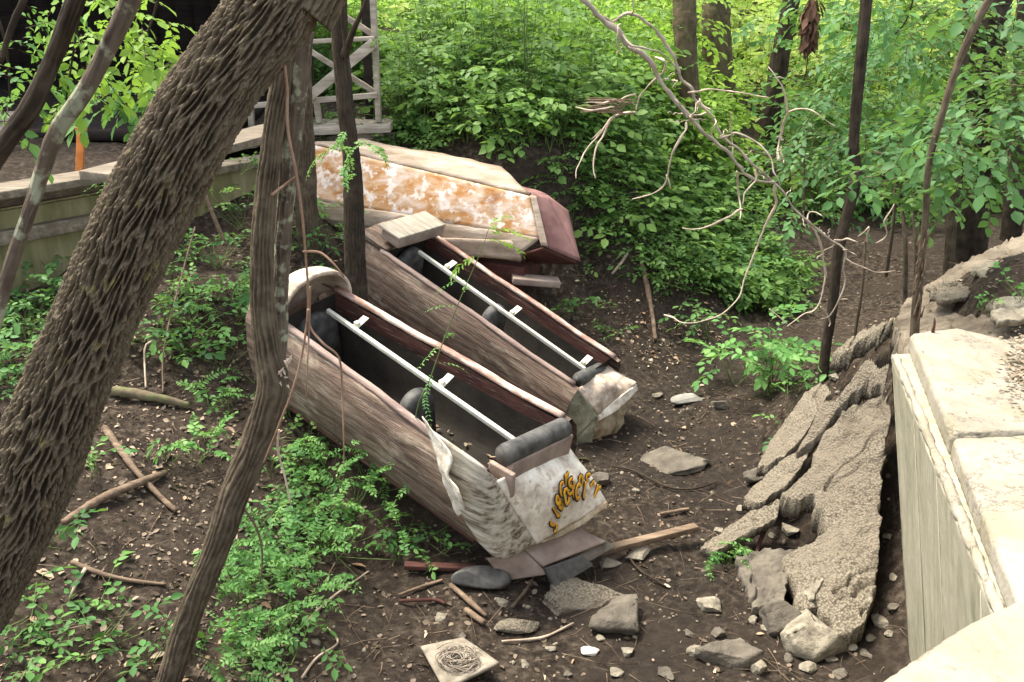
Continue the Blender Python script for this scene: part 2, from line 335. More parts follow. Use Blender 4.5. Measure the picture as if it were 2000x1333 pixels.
def sprays(O, yaw, pit, L, nl, ls, kind='alt', wid=1., droop=.5, rb=None, jit=.35):
    """leafy twigs: origins O, heading yaw, start pitch, length; returns leaf arrays and twig polylines"""
    n = len(O); yaw = np.asarray(yaw); pit = np.asarray(pit); L = np.broadcast_to(L, (n,))
    hd = np.stack([np.cos(yaw), np.sin(yaw), np.zeros(n)], 1); sdv = np.stack([-np.sin(yaw), np.cos(yaw), np.zeros(n)], 1); up = np.array([0, 0, 1.])
    bend = RS.randn(n) * .25; rollv = RS.randn(n) * .3
    ts = np.linspace(.12, 1, nl)
    def pt(t):
        pp = pit - droop * t * .6
        return O + L[:, None] * t * (np.cos(pp)[:, None] * hd + np.sin(pp)[:, None] * up + (bend * t)[:, None] * sdv * .5)
    Ps = []; Ds = []; Ns = []; Sz = []; Rn = []
    rb = RS.rand(n) if rb is None else rb
    for k, t in enumerate(ts):
        base = pt(t); pp = pit - droop * t; fw = np.cos(pp)[:, None] * hd + np.sin(pp)[:, None] * up; nr = -np.sin(pp)[:, None] * hd + np.cos(pp)[:, None] * up
        nr = nr * np.cos(rollv)[:, None] + sdv * np.sin(rollv)[:, None]; sd_ = np.cross(nr, fw)
        if k == nl - 1: sides = [0]
        else: sides = [1, -1] if kind == 'pin' else [1 if k % 2 else -1]
        for s_ in sides:
            ang = (1.05 if kind == 'pin' else .85) * s_ + RS.randn(n) * .15
            D = np.cos(ang)[:, None] * fw + np.sin(ang)[:, None] * sd_ + RS.randn(n, 3) * jit * .35; D[:, 2] -= .12
            Ps.append(base); Ds.append(D); Ns.append(nr + RS.randn(n, 3) * jit)
            tap = (.65 + .5 * math.sin(math.pi * min(t, .93))) if kind == 'pin' else (.6 + .55 * t)
            Sz.append(ls * tap * (.75 + .5 * RS.rand(n)) * np.ones(n)); Rn.append(np.clip(rb * .75 + RS.rand(n) * .3 + (.08 if t > .8 else 0), 0, 1))
    lv = leaves(np.vstack(Ps), np.vstack(Ds), np.vstack(Ns), np.concatenate(Sz), wid, np.concatenate(Rn))
    return lv, [pt(0.), pt(.5), pt(1.)]
def stems_mesh(cols, r):
    """thin three sided stems through arrays of points"""
    n = len(cols[0]); m = len(cols); V = []; r = np.broadcast_to(r, (n,))
    for k, c in enumerate(cols):
        for a in range(3):
            th = a * 2.094; V.append(c + (r * (1 - .6 * k / (m - 1)))[:, None] * np.array([math.cos(th), math.sin(th) * .7, math.sin(th) * .7]))
    V = np.stack(V, 1).reshape(-1, 3); base = np.arange(n)[:, None] * 3 * m; Fq = []
    for k in range(m - 1):
        for a in range(3): b = (a + 1) % 3; Fq.append(base + np.array([[k * 3 + a, k * 3 + b, k * 3 + 3 + b, k * 3 + 3 + a]]))
    return V, np.concatenate(Fq)
def cat_leaves(L):
    V = []; Fc = []; A = []; n = 0
    for v, f, a in L: V.append(v); Fc.append(f + n); A.append(a); n += len(v)
    return np.vstack(V), np.vstack(Fc), np.concatenate(A)

# ================================================================== LARGE STRUCTURES
def prism(poly_top, zt, zb, name, mat, parent=None, bev=.02, lean=(0, 0), vox=0):
    b = bmesh.new(); vt = [b.verts.new((p[0], p[1], zt if np.isscalar(zt) else zt[i])) for i, p in enumerate(poly_top)]; vb = [b.verts.new((p[0] + lean[0], p[1] + lean[1], zb)) for p in poly_top]
    n = len(vt); b.faces.new(vt); b.faces.new(vb[::-1])
    for i in range(n): b.faces.new((vt[i], vb[i], vb[(i + 1) % n], vt[(i + 1) % n]))
    bmesh.ops.recalc_face_normals(b, faces=b.faces[:])
    if bev: bmesh.ops.bevel(b, geom=[e for e in b.edges], offset=bev, segments=3, affect='EDGES', profile=.5)
    me = bpy.data.meshes.new(name); b.to_mesh(me); b.free()
    if not vox: return finish(me, name, mat, parent, False)
    tmp = bpy.data.objects.new('tmp', me); sc.collection.objects.link(tmp); md = tmp.modifiers.new('r', 'REMESH'); md.mode = 'VOXEL'; md.voxel_size = vox
    m2 = bpy.data.meshes.new_from_object(tmp.evaluated_get(bpy.context.evaluated_depsgraph_get())); bpy.data.objects.remove(tmp); m2.name = name
    V = np.empty(len(m2.vertices) * 3, np.float32); m2.vertices.foreach_get('co', V); V = V.reshape(-1, 3).astype(float); N = np.empty(len(V) * 3, np.float32); m2.vertices.foreach_get('normal', N); N = N.reshape(-1, 3)
    edge = np.clip((.97 - np.abs(N).max(1)) * 6, 0, 1)      # chips along the worn arrises
    d = .003 * fbm(V[:, 0] * 7, V[:, 1] * 7, V[:, 2] * 7, 71, 4) + .002 * fbm(V[:, 0] * 40, V[:, 1] * 40, V[:, 2] * 40, 73, 2) - edge * .030 * np.clip(fbm(V[:, 0] * 9, V[:, 1] * 9, V[:, 2] * 9, 75, 3) + .02, 0, 1)
    V = V + N * d[:, None]; m2.vertices.foreach_set('co', V.astype(np.float32).ravel()); m2.update()
    return finish(m2, name, mat, parent, True)
# --- concrete abutment on the right
A1, B1 = atz(1740, 690, 1.6), atz(1932, 1172, 1.6); d1 = (B1 - A1); B1x = A1 + d1 * 1.9
A2, B2 = atz(1778, 650, 1.69), atz(1979, 1152, 1.69); d2 = B2 - A2; B2x = A2 + d2 * 1.75
ab = empty('concrete_abutment', (A1[0], A1[1], 0), 'stained concrete bridge abutment with a stepped ledge and vertical board marks', 'abutment')
o_ = np.array([A1[0], A1[1], 0])
off = np.array([1.2, .25, 0])
G0 = atz(1772, 1262, 0.); sh_ = (G0 - A1)[:2] / 1.6
prism([p - o_ for p in (A1, B1x, B1x + off * .9, A1 + off)], 1.6, -.6, 'wall', face, ab, .018, lean=sh_ * 2.2, vox=.018)
F1_, F2_ = atz(1869, 640, 1.69), atz(2010, 672, 1.69)
# raised board marks and a crumbling ledge strip
mb = MB(); dn = d1 / np.linalg.norm(d1); nrm = np.array([-dn[1], dn[0], 0]); nrm = nrm if nrm[0] < 0 else -nrm
for k in range(6):
    p = A1 + dn * (.1 + k * .55 + random.uniform(-.09, .09)) + nrm * .001
    mb.beam((p[0] + sh_[0] * 2.1, p[1] + sh_[1] * 2.1, -.5), (p[0] + sh_[0] * .04, p[1] + sh_[1] * .04, 1.56), .004, .003 + random.random() * .003, up=tuple(dn))
mb.build('board_mark', face, ab, origin=o_)
pts = [A1 + dn * .03 + dn * 3.3 * t for t in np.linspace(0, 1, 90)]
V, Fs = tube([p - nrm * .018 + np.array([0, 0, -.004]) for p in pts], .019, 10, .012, disp=lambda s, t, r: .010 * fbm(s * 22, t * 1.2, None, 5, 4) - .012 * np.clip(fbm(s * 6, t * 0, None, 15, 2), 0, 1))
fast('worn_edge', rel(V, o_), Fs, cast, ab, True)
tier = [A2, B2x, B2x + np.array([3.4, -.1, 0]), np.array([4.6, 3.55, 0]), F2_, F1_]
jt = atz(1860, 850, 1.69); jt2 = atz(2010, 842, 1.69); e_ = (jt2 - jt) / np.linalg.norm(jt2 - jt)
far_t = [A2, jt, jt + e_ * 2.6, np.array([4.6, 3.55, 0]), F2_, F1_]
near_t = [jt - (jt - A2) / np.linalg.norm(jt - A2) * -.012, B2x, B2x + np.array([3.2, -.1, 0]), jt + e_ * 2.6 + np.array([0, -.012, 0])]
prism([p - o_ for p in far_t], 1.69, 1.594, 'capping_slab', cast, ab, .008, vox=.013)
prism([p - o_ for p in near_t], 1.688, 1.594, 'capping_slab', cast, ab, .008, vox=.013)
# --- near parapet
pp = [atz(1560, 1420, 2.5), atz(1690, 1331, 2.5), atz(1850, 1222, 2.5), atz(2000, 1140, 2.5), atz(2300, 990, 2.5), np.array([1.6, .1, 0]), np.array([.5, .1, 0])]
pr = prism([p - np.array([.9, .8, 0]) for p in pp], 2.5, -.5, 'concrete_parapet', cast, None, .03, vox=.016)
pr.location = (.9, .8, 0)
tag(pr, 'smooth pale concrete parapet nearest the viewer, in front of the abutment', 'parapet')
# post carrying the parapet so that it does not hang in the air
# --- retaining wall left
def wl(px, py, z): return atz(px, py, z)
ra, rb_ = wl(-160, 391, 1.8), wl(206, 334, 1.8); dr = (rb_ - ra); dr /= np.linalg.norm(dr); rc = wl(560, 281, 1.8)
rw = empty('retaining_wall', (ra[0], ra[1], 1.0), 'mossy yellow-green concrete retaining wall capped with weathered timber', 'wall'); o_ = np.array([ra[0], ra[1], 1.0])
bk = np.array([-dr[1], dr[0], 0]); bk = bk if bk[1] > 0 else -bk
W0 = ra - dr * 3; W1 = rc + dr * 1.0
for (u0, u1, zt, zb, tk, dy, nm, mt) in [(W0, W1, 1.62, .6, .3, .06, 'wall_face', mosswall)]:
    prism([p - o_ for p in (u0 + bk * dy, u1 + bk * dy, u1 + bk * (dy + tk), u0 + bk * (dy + tk))], zt - 1., zb - 1., nm, mt, rw, .01)
mb = MB()
mb.beam(W0 + [0, 0, -.03], rb_ + dr * .35 + [0, 0, -.03], .30, .06, bev=.008)
mb.build('cap_board', deckwood, rw, origin=o_)
mb = MB(); mb.beam(rb_ + dr * .37 + bk * .1 + [0, 0, -.14], W1 + bk * .1 + [0, 0, -.14], .22, .07, bev=.008); mb.build('cap_board', deckwood, rw, origin=o_)
mb = MB(); mb.beam(W0 + [0, 0, -.36], rb_ + dr * .1 + [0, 0, -.36], .08, .10, bev=.008); mb.build('waler', deckwood, rw, origin=o_)
mb = MB(); mb.beam(W0 + bk * .2 + [0, 0, -.12], rb_ + bk * .2 + [0, 0, -.12], .10, .12, bev=.008); mb.build('waler', deckwood, rw, origin=o_)
for px_, py_, in ((175, 390),):
    mb = MB(); p = wl(px_, 340, 1.8) - bk * .01; mb.beam((p[0], p[1], 1.1), (p[0], p[1], 1.77), .12, .10); mb.build('post', mosswall, rw, origin=o_)
# leaning prop pole
mb = MB(); mb.tube([at(388, 350, 7.0), at(412, 410, 7.0), at(437, 470, 6.95)], .016, 6, .1); tag(mb.build('prop_pole', stick_m), 'thin grey pole leaning on the mossy retaining wall', 'pole')
# upper ledge board behind the big trunk
ua, ub = atz(430, 284, 2.0), atz(512, 262, 2.0)
yb = MB(); dd = (ub - ua) / np.linalg.norm(ub - ua); yb.beam(ua - dd * 1.2, ub + dd * .25, .35, .06, bev=.006)
y_o = empty('timber_ledge', (ua[0], ua[1], 1.8), 'weathered timber ledge on short posts behind the leaning trunk', 'ledge')
yb.build('ledge_board', deckwood, y_o, origin=(ua[0], ua[1], 1.8))
for t in (-.4, .1, .5):
    p = ua + dd * t; mb = MB(); mb.beam((p[0], p[1], 1.5), (p[0], p[1], 1.97), .07, .07); mb.build('post', deckwood, y_o, origin=(ua[0], ua[1], 1.8))
# --- yard ground behind the wall
yard = [W0 + bk * .25, W1 + bk * .25, W1 + bk * 2.2, W0 + bk * 8]
gx, gy = np.meshgrid(np.linspace(0, 1, 90), np.linspace(0, 1, 60)); yd = np.array(yard)
YP = (1 - gx)[..., None] * ((1 - gy)[..., None] * yd[0] + gy[..., None] * yd[3]) + gx[..., None] * ((1 - gy)[..., None] * yd[1] + gy[..., None] * yd[2])
YZ = 1.75 + .06 * fbm(YP[..., 0] * 2, YP[..., 1] * 2, None, 4) + .03 * fbm(YP[..., 0] * 9, YP[..., 1] * 9, None, 8) + .06 * gy
i = np.arange(59)[:, None] * 90; j = np.arange(89)[None]; Qy = np.stack([i + j, i + j + 1, i + 91 + j, i + 90 + j], -1).reshape(-1, 4)
tag(fast('yard_ground', np.stack([YP[..., 0], YP[..., 1], YZ], -1).reshape(-1, 3), Qy, soil, None, True), kind='structure')
# --- dark shed
sh = empty('plank_shed', (-4.6, 10.6, 1.7), 'dark open-fronted plank shed in shade behind the retaining wall', 'shed'); o_ = np.array([-4.6, 10.6, 1.7])
mb = MB()
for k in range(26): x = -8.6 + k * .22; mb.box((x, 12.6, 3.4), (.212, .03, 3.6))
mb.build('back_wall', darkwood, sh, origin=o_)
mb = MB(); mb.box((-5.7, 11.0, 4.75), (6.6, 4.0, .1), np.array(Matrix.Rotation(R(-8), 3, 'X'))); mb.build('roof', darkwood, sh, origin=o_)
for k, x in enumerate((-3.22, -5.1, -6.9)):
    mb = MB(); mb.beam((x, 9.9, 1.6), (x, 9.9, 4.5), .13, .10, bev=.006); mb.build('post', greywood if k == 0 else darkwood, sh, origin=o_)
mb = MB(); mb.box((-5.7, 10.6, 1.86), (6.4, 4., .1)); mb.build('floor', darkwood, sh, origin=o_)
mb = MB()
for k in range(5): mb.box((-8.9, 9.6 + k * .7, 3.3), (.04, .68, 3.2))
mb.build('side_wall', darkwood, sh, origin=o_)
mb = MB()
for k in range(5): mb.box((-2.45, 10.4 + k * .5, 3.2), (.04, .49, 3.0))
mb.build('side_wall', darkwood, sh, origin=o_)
# pale crate at far left
p = at(-2, 285, 8.6); c_ = MB(); c_.box(p + [0, 0, .12], (.42, .3, .24), bev=.01); c_.box(p + [0, 0, .255], (.46, .34, .03), bev=.004)
tag(c_.build('crate', greywood), 'pale wooden box on the yard in front of the dark shed', 'crate')
# orange stake
p0, p1 = at(150, 322, 7.55), at(158, 250, 7.6); mb = MB(); mb.beam(p0 - [0, 0, .12], p1, .055, .03, bev=.004, up=(0, 1, 0))
mb.box(p1 + [.0, 0, -.01], (.085, .035, .03), bev=.004)
tag(mb.build('marker_stake', M_simple('orange_paint', (.42, .13, .03), (.62, .24, .06), 12)), 'orange painted stake standing on the timber cap', 'stake')
# --- trestle
YT = 9.3
tr = empty('timber_trestle', at(660, 250, YT), 'pale weathered timber trestle with cross braces above the upturned boat', 'trestle'); o_ = np.array(at(660, 250, YT))
def bm(nm, a, b, wd, ht, dy=0., mat=greywood):
    m = MB(); m.beam(at(a[0], a[1], YT + dy), at(b[0], b[1], YT + dy), wd, ht, bev=.004, up=(0, 1, 0)); return m.build(nm, mat, tr, origin=o_)
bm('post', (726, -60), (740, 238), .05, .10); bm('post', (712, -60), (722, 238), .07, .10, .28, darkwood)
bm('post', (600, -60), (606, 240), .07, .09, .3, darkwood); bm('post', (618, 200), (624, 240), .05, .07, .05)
bm('post', (490, 200), (492, 272), .05, .06)
bm('rail', (490, 207), (738, 186), .045, .07, -.07); bm('rail', (600, 82), (732, 75), .035, .07, -.07)
bm('rail', (600, -25), (730, -30), .035, .07, -.07)
bm('brace', (600, 192), (730, 84), .09, .03, -.13); bm('brace', (606, 100), (738, 184), .045, .05, .06)
bm('brace', (606, -10), (732, 70), .05, .04, .06)
bm('deck_board', (575, 250), (768, 243), .07, .5, .1); bm('bearer', (590, 266), (752, 258), .12, .3, .12)
bm('pier', (745, 258), (748, 310), .28, .2, .15, cast)

# --- cracked concrete slabs and the mound
def slab(name, poly, th, label, mat=conc, res=3.2, rough=1., cat='concrete slab', group=None, hole=None):
    K_ = 420.; cv = lambda q: [(*(atz(*p)[:2] * K_), p[2]) for p in q]; P = np.array(cv(poly), float)
    if hole is not None: zc_ = np.mean([p[2] for p in poly]) - .06; hole = cv([(a, b_, zc_) for a, b_ in hole])
    def jag(Q, amp):
        out = []; jr = np.random.RandomState(len(Q) * 7 + int(abs(Q[0][0])) % 97)
        for a in range(len(Q)):
            p, q = np.array(Q[a], float), np.array(Q[(a + 1) % len(Q)], float); L = np.hypot(*(q - p)[:2]); m = max(1, int(L / 22)); e = (q - p)[:2] / (L + 1e-9)
            for k in range(m):
                x = p + (q - p) * k / m
                if k: x[:2] += np.array([-e[1], e[0]]) * jr.randn() * amp + e * jr.randn() * amp * .5
                out.append(tuple(x))
        return out
    P = np.array(jag([tuple(p) for p in P], 2.4 * min(rough, 1))); hole = jag([(*h_, 0) if len(h_) == 2 else h_ for h_ in hole], 2) if hole is not None else None
    A = np.c_[np.ones(len(P)), P[:, 0], P[:, 1]]; co = np.linalg.lstsq(A, P[:, 2], rcond=None)[0]
    if len(P) > 4: pass
    x0, y0 = P[:, 0].min() - res, P[:, 1].min() - res; nx_ = int((P[:, 0].max() - x0) / res) + 3; ny_ = int((P[:, 1].max() - y0) / res) + 3
    gx, gy = np.meshgrid(x0 + res * np.arange(nx_), y0 + res * np.arange(ny_))
    def inside(x, y, Q):
        r = np.zeros(x.shape, bool); m = len(Q)
        for a in range(m):
            xa, ya = Q[a][:2]; xb, yb = Q[(a + 1) % m][:2]
            c = ((ya > y) != (yb > y)) & (x < (xb - xa) * (y - ya) / (yb - ya + 1e-9) + xa); r ^= c
        return r
    wx = gx + 9 * rough * fbm(gx / 30, gy / 30, None, 2); wy = gy + 9 * rough * fbm(gx / 30, gy / 30, None, 12)
    ins = inside((wx[:-1, :-1] + wx[1:, 1:]) / 2, (wy[:-1, :-1] + wy[1:, 1:]) / 2, P)
    if hole is not None: ins &= ~inside((wx[:-1, :-1] + wx[1:, 1:]) / 2, (wy[:-1, :-1] + wy[1:, 1:]) / 2, hole)
    # per vertex z : plane plus smooth deviation
    z = co[0] + co[1] * gx + co[2] * gy
    dev = P[:, 2] - A @ co; ww = 1 / (((gx[..., None] - P[:, 0]) ** 2 + (gy[..., None] - P[:, 1]) ** 2) + 900); z = z + (ww * dev).sum(-1) / ww.sum(-1)
    used = np.zeros(gx.shape, bool)
    for a, b_ in ((0, 0), (1, 0), (0, 1), (1, 1)): used[a:a + ins.shape[0], b_:b_ + ins.shape[1]] |= ins
    idx = -np.ones(gx.shape, int); ks = np.where(used.ravel())[0]; idx.ravel()[ks] = np.arange(len(ks))
    cnt = np.zeros(gx.shape, int)
    for a, b_ in ((0, 0), (1, 0), (0, 1), (1, 1)): cnt[a:a + ins.shape[0], b_:b_ + ins.shape[1]] += ins
    bnd = used & (cnt < 4)
    # snap the rim to the outline
    sx, sy = gx.copy(), gy.copy()
    loops = [P] + ([np.array(hole, float)] if hole is not None else [])
    bx, by = wx[bnd], wy[bnd]; best = np.full(len(bx), 1e9); qx, qy = bx.copy(), by.copy()
    for Lp in loops:
        for a in range(len(Lp)):
            A_, B_ = Lp[a][:2], Lp[(a + 1) % len(Lp)][:2]; e = B_ - A_; t = np.clip(((bx - A_[0]) * e[0] + (by - A_[1]) * e[1]) / (e @ e + 1e-9), 0, 1)
            cx, cy = A_[0] + t * e[0], A_[1] + t * e[1]; dd_ = np.hypot(cx - bx, cy - by); mm = dd_ < best; best[mm] = dd_[mm]; qx[mm] = cx[mm]; qy[mm] = cy[mm]
    sx[bnd] += np.clip(qx - bx, -res * 1.2, res * 1.2) * .9; sy[bnd] += np.clip(qy - by, -res * 1.2, res * 1.2) * .9
    W = np.stack([sx / K_, sy / K_, z], -1)
    cr = np.abs(fbm(W[..., 0] * 3.2 + 5, W[..., 1] * 3.2, None, 37, 3)); nn = rough * (.04 * fbm(W[..., 0] * 4, W[..., 1] * 4, W[..., 2] * 4, 31) - .05 * np.clip(1 - cr * 26, 0, 1) + .030 * fbm(W[..., 0] * 15, W[..., 1] * 15, W[..., 2] * 15, 33, 4))
    wf1, wf2 = worley(W[..., 0] * 34, W[..., 1] * 34, 9999, 5); nn = nn + rough * (.005 * np.clip(wf2 - wf1, 0, .5) - .002 + .009 * fbm(W[..., 0] * 60, W[..., 1] * 60, None, 91, 2))
    W[..., 2] += nn
    T = W.reshape(-1, 3)[ks]; Bm = T.copy(); Bm[:, 2] -= th * (1 + .5 * fbm(T[:, 0] * 9, T[:, 1] * 9, None, 40)); Bm[:, 1] += .02
    q = np.stack([idx[:-1, :-1], idx[:-1, 1:], idx[1:, 1:], idx[1:, :-1]], -1)[ins]; n = len(T)
    ed = {}
    for f in q:
        for a in range(4):
            e = (f[a], f[(a + 1) % 4]); ed[e] = 1
    sd_ = [(a, b_) for (a, b_) in ed if (b_, a) not in ed]
    # side wall with a middle ring pushed out for a broken edge
    bi = sorted({a for e in sd_ for a in e}); mi = {v: 2 * n + k for k, v in enumerate(bi)}
    Md = (T[bi] + Bm[bi]) / 2; Md += .02 * rough * np.stack([fbm(Md[:, 0] * 30, Md[:, 1] * 30, None, 50 + k) for k in range(3)], 1)
    Sf = np.array([[b_, a, mi[a], mi[b_]] for a, b_ in sd_] + [[mi[b_], mi[a], a + n, b_ + n] for a, b_ in sd_])
    V = np.vstack([T, Bm, Md]); Fq = np.vstack([q, q[:, ::-1] + n, Sf]); o = V.mean(0)
    ob = fast(name, V - o, Fq, mat, None, False); ob.location = o
    return tag(ob, label, cat, group)
slab('broken_concrete', [(1742,752,.98),(1700,765,.9),(1650,800,.72),(1600,872,.52),(1575,930,.4),(1528,968,.28),(1600,1000,.3),(1615,1030,.3),(1530,1080,.16),(1536,1110,.14),(1560,1140,.13),(1545,1190,.08),(1600,1180,.1),(1640,1240,.06),(1690,1220,.1),(1710,1160,.16),(1722,1000,.42),(1728,880,.7),(1738,830,.82)], .15,
     'largest pebbly concrete slab leaning beside the abutment, with a hole in it', hole=[(1570,972),(1590,975),(1592,1008),(1575,1000),(1560,985)], group=None)
slab('broken_concrete', [(1742,688,1.12),(1690,700,1.0),(1640,745,.85),(1600,790,.66),(1575,840,.5),(1560,868,.42),(1600,860,.46),(1640,815,.62),(1690,770,.8),(1735,738,.98)], .13,
     'narrow cracked concrete slab lying above the largest slab', group=None)
slab('broken_concrete', [(1760,610,1.2),(1720,620,1.08),(1660,655,.85),(1625,690,.68),(1640,705,.7),(1700,668,.9),(1745,640,1.08),(1757,680,1.2),(1775,640,1.25)], .14,
     'upper broken slab bridging the dark crack behind the abutment', group=None)
slab('broken_concrete', [(1575,870,.36),(1540,890,.28),(1490,930,.16),(1455,965,.08),(1480,985,.08),(1530,955,.2),(1565,915,.3),(1580,890,.38)], .09, 'small pebbly slab left of the largest slab', group=None)
slab('broken_concrete', [(1525,975,.22),(1480,1000,.12),(1420,1030,.04),(1370,1062,.0),(1400,1078,.0),(1460,1045,.06),(1520,1010,.16)], .07, 'long low strip of broken concrete at the foot of the slabs', group=None)
slab('broken_concrete', [(1600,745,.62),(1570,770,.5),(1540,815,.36),(1500,870,.18),(1480,905,.12),(1500,912,.14),(1545,878,.3),(1580,835,.44),(1625,765,.66)], .09, 'thin broken slab edge lying left of the narrow cracked slab')
slab('broken_concrete', [(1440,1085,.0),(1500,1068,.08),(1560,1075,.12),(1540,1110,.1),(1530,1180,.06),(1470,1190,.0),(1450,1140,.0)], .08, 'half-buried slab piece left of the lower part of the largest slab', rockd)
slab('broken_concrete', [(1560,1090,.12),(1590,1065,.2),(1560,1150,.1),(1590,1170,.12),(1620,1100,.2),(1610,1070,.2)], .05, 'mossy corner piece on the largest slab edge', rock, group=None)
mound = slab('cracked_mound', [(2030,446,1.52),(1975,465,1.5),(1900,495,1.42),(1840,535,1.32),(1770,590,1.16),(1755,620,1.18),(1780,700,1.45),(1900,700,1.55),(2050,720,1.64),(2250,700,1.7),(2250,440,1.7)], .3,
     'weathered crust of cracked old concrete beyond the abutment', M_simple('weathered_crust', (.09, .07, .048), (.26, .215, .155), 3, .95, .03, bs=14), 6, 1.0, 'mound')
for q, nm in (([(1810,560,1.42),(1850,548,1.44),(1900,560,1.46),(1890,580,1.46),(1840,590,1.42)], 'flat flake of crust on the mound, nearest the sapling'),
              ([(1900,520,1.53),(1960,505,1.56),(2010,512,1.6),(1995,540,1.6),(1930,545,1.56)], 'flat flake of crust high on the mound by the right edge'),
              ([(1930,590,1.6),(1990,575,1.64),(2040,590,1.66),(2010,620,1.66),(1950,625,1.62)], 'flat flake of crust on the mound just behind the capping slab')):
    slab('crust_flake', q, .04, nm, conc if 'nearest' in nm else rock, 4, .8, 'flake')

# ================================================================== ROCKS AND RUBBLE
def rockmesh(sz, seed, cuts=7, sub=5, rough=.05):
    cuts += 5; rough *= 1.5
    b = bmesh.new(); bmesh.ops.create_icosphere(b, subdivisions=sub, radius=1.); V = np.array([v.co[:] for v in b.verts]); Fc = np.array([[v.index for v in f.verts] for f in b.faces]); b.free()
    rs = np.random.RandomState(seed)
    for k in range(cuts):
        n = rs.randn(3); n /= np.linalg.norm(n); d = .45 + .3 * rs.rand(); s = V @ n - d; V = V - np.outer(np.maximum(s, 0), n)
    V = V * (1 + rough * 2 * fbm(V[:, 0] * 2 + seed, V[:, 1] * 2, V[:, 2] * 2, seed))[:, None]
    V += rough * .5 * np.stack([fbm(V[:, 0] * 9, V[:, 1] * 9, V[:, 2] * 9, seed + k, 3) for k in range(3)], 1)
    return V * np.array(sz) / 1.5, Fc
def put_rock(px, py, wpx, asp, hgt, label, mat=rock, name='rubble_stone', cat='rock', rot=0, cuts=7, group=None, rough=.05, sink=.25):
    p = gp(px, py); dist = np.linalg.norm(p - C0); wd = wpx * dist / F
    V, Fc = rockmesh((wd, wd * asp, wd * hgt), int(px * 7 + py) % 9973, cuts, 4, rough); c, s = math.cos(rot), math.sin(rot); V = V @ np.array([[c, s, 0], [-s, c, 0], [0, 0, 1]])
    o = fast(name, V, Fc, mat, None, False); o.location = (p[0], p[1], p[2] + wd * hgt * (.5 - sink)); return tag(o, label, cat, group)
put_rock(1120, 1178, 150, .6, .28, 'largest flat pebbly rubble piece, resting on the black rock below the boats', conc, rot=.3, rough=.09)
put_rock(1015, 1230, 75, .5, .35, 'small pebbly stone left of the flat rubble piece', conc, rot=.2)
put_rock(1210, 1215, 105, .8, .5, 'dark angular rock right of the flat rubble piece', rockd, rot=.5, cuts=9)
put_rock(1578, 1268, 120, .9, .75, 'pointed tan stone under the tip of the largest slab', rock, rot=.8, cuts=10)
put_rock(1520, 1232, 70, .8, .9, 'rounded brown stone left of the pointed tan stone', rockd, rot=.2)
put_rock(1430, 1290, 120, .6, .4, 'dark lump of earth-stained concrete in the lower right gully', rockd, rot=-.3, rough=.1)
put_rock(1562, 1205, 42, .8, .5, 'small pale stone touching the largest slab', rock)
put_rock(1382, 1190, 44, .9, .7, 'small tan stone alone on the gully floor', rock)
put_rock(1345, 785, 55, .6, .3, 'flat pale grey stone in the middle of the gully', M_simple('pale_stone', (.16, .15, .13), (.30, .28, .24), 12), rot=.1, rough=.03)
put_rock(1408, 795, 36, .7, .5, 'brown stone right of the flat pale grey stone', rockd)
put_rock(1330, 905, 120, .7, .18, 'large half-buried brown stone in the gully', rockd, rot=.2, sink=.3)
put_rock(1245, 1090, 50, .6, .4, 'tan stone behind the fallen plank end', rock, rot=.4)
put_rock(1190, 1105, 44, .6, .4, 'yellowish stone between rubble and broken seat', rock, rot=.2)
put_rock(1175, 945, 40, .7, .7, 'grey stone behind the nose of the nearest boat', rockd)
put_rock(1660, 915, 46, .8, .7, 'tan stone wedged in the slab crack', rock)
put_rock(1150, 1275, 30, .6, .4, 'small white stone in front of the dark angular rock', M_simple('white_stone', (.45, .42, .36), (.65, .6, .5), 12))
put_rock(1030, 1120, 60, .7, .5, 'dark stone in the shade under the boat nose', rockd)
put_rock(1480, 935, 60, .7, .4, 'brown stone beside the small left slab', rockd)
LMK = [(1120, 1178, 'flat rubble piece'), (1210, 1215, 'dark angular rock'), (1578, 1268, 'pointed tan stone'), (1430, 1290, 'dark concrete lump'), (897, 1300, 'square tile'), (1015, 1230, 'small pebbly stone'), (1382, 1190, 'lone tan stone'), (1430, 1105, 'feathery plant by the slabs'), (940, 1132, 'black cushion'), (1345, 785, 'flat pale grey stone'), (1330, 905, 'half-buried brown stone'), (1640, 1100, 'largest slab'), (1740, 1000, 'abutment wall'), (1480, 935, 'small left slab'), (1606, 808, 'wavy sapling foot'), (1235, 1062, 'long plank'), (1450, 1040, 'low concrete strip'), (1150, 1275, 'small white stone'), (1520, 1232, 'rounded brown stone')]
_seen = set()
def peb_label(px, py, tn, wv):
    tone = 'grey-brown' if tn == 0 else 'tan'; size = 'tiny' if wv < 20 else 'small' if wv < 27 else 'larger'
    for x, y_, nm in sorted(LMK, key=lambda q: (q[0] - px) ** 2 + (q[1] - py) ** 2):
        dx, dy = px - x, py - y_; rel_ = ('right of' if dx > 0 else 'left of') if abs(dx) > abs(dy) else ('in front of' if dy > 0 else 'behind'); lb = f'{size} {tone} pebble lying {rel_} the {nm}'
        if lb not in _seen: _seen.add(lb); return lb
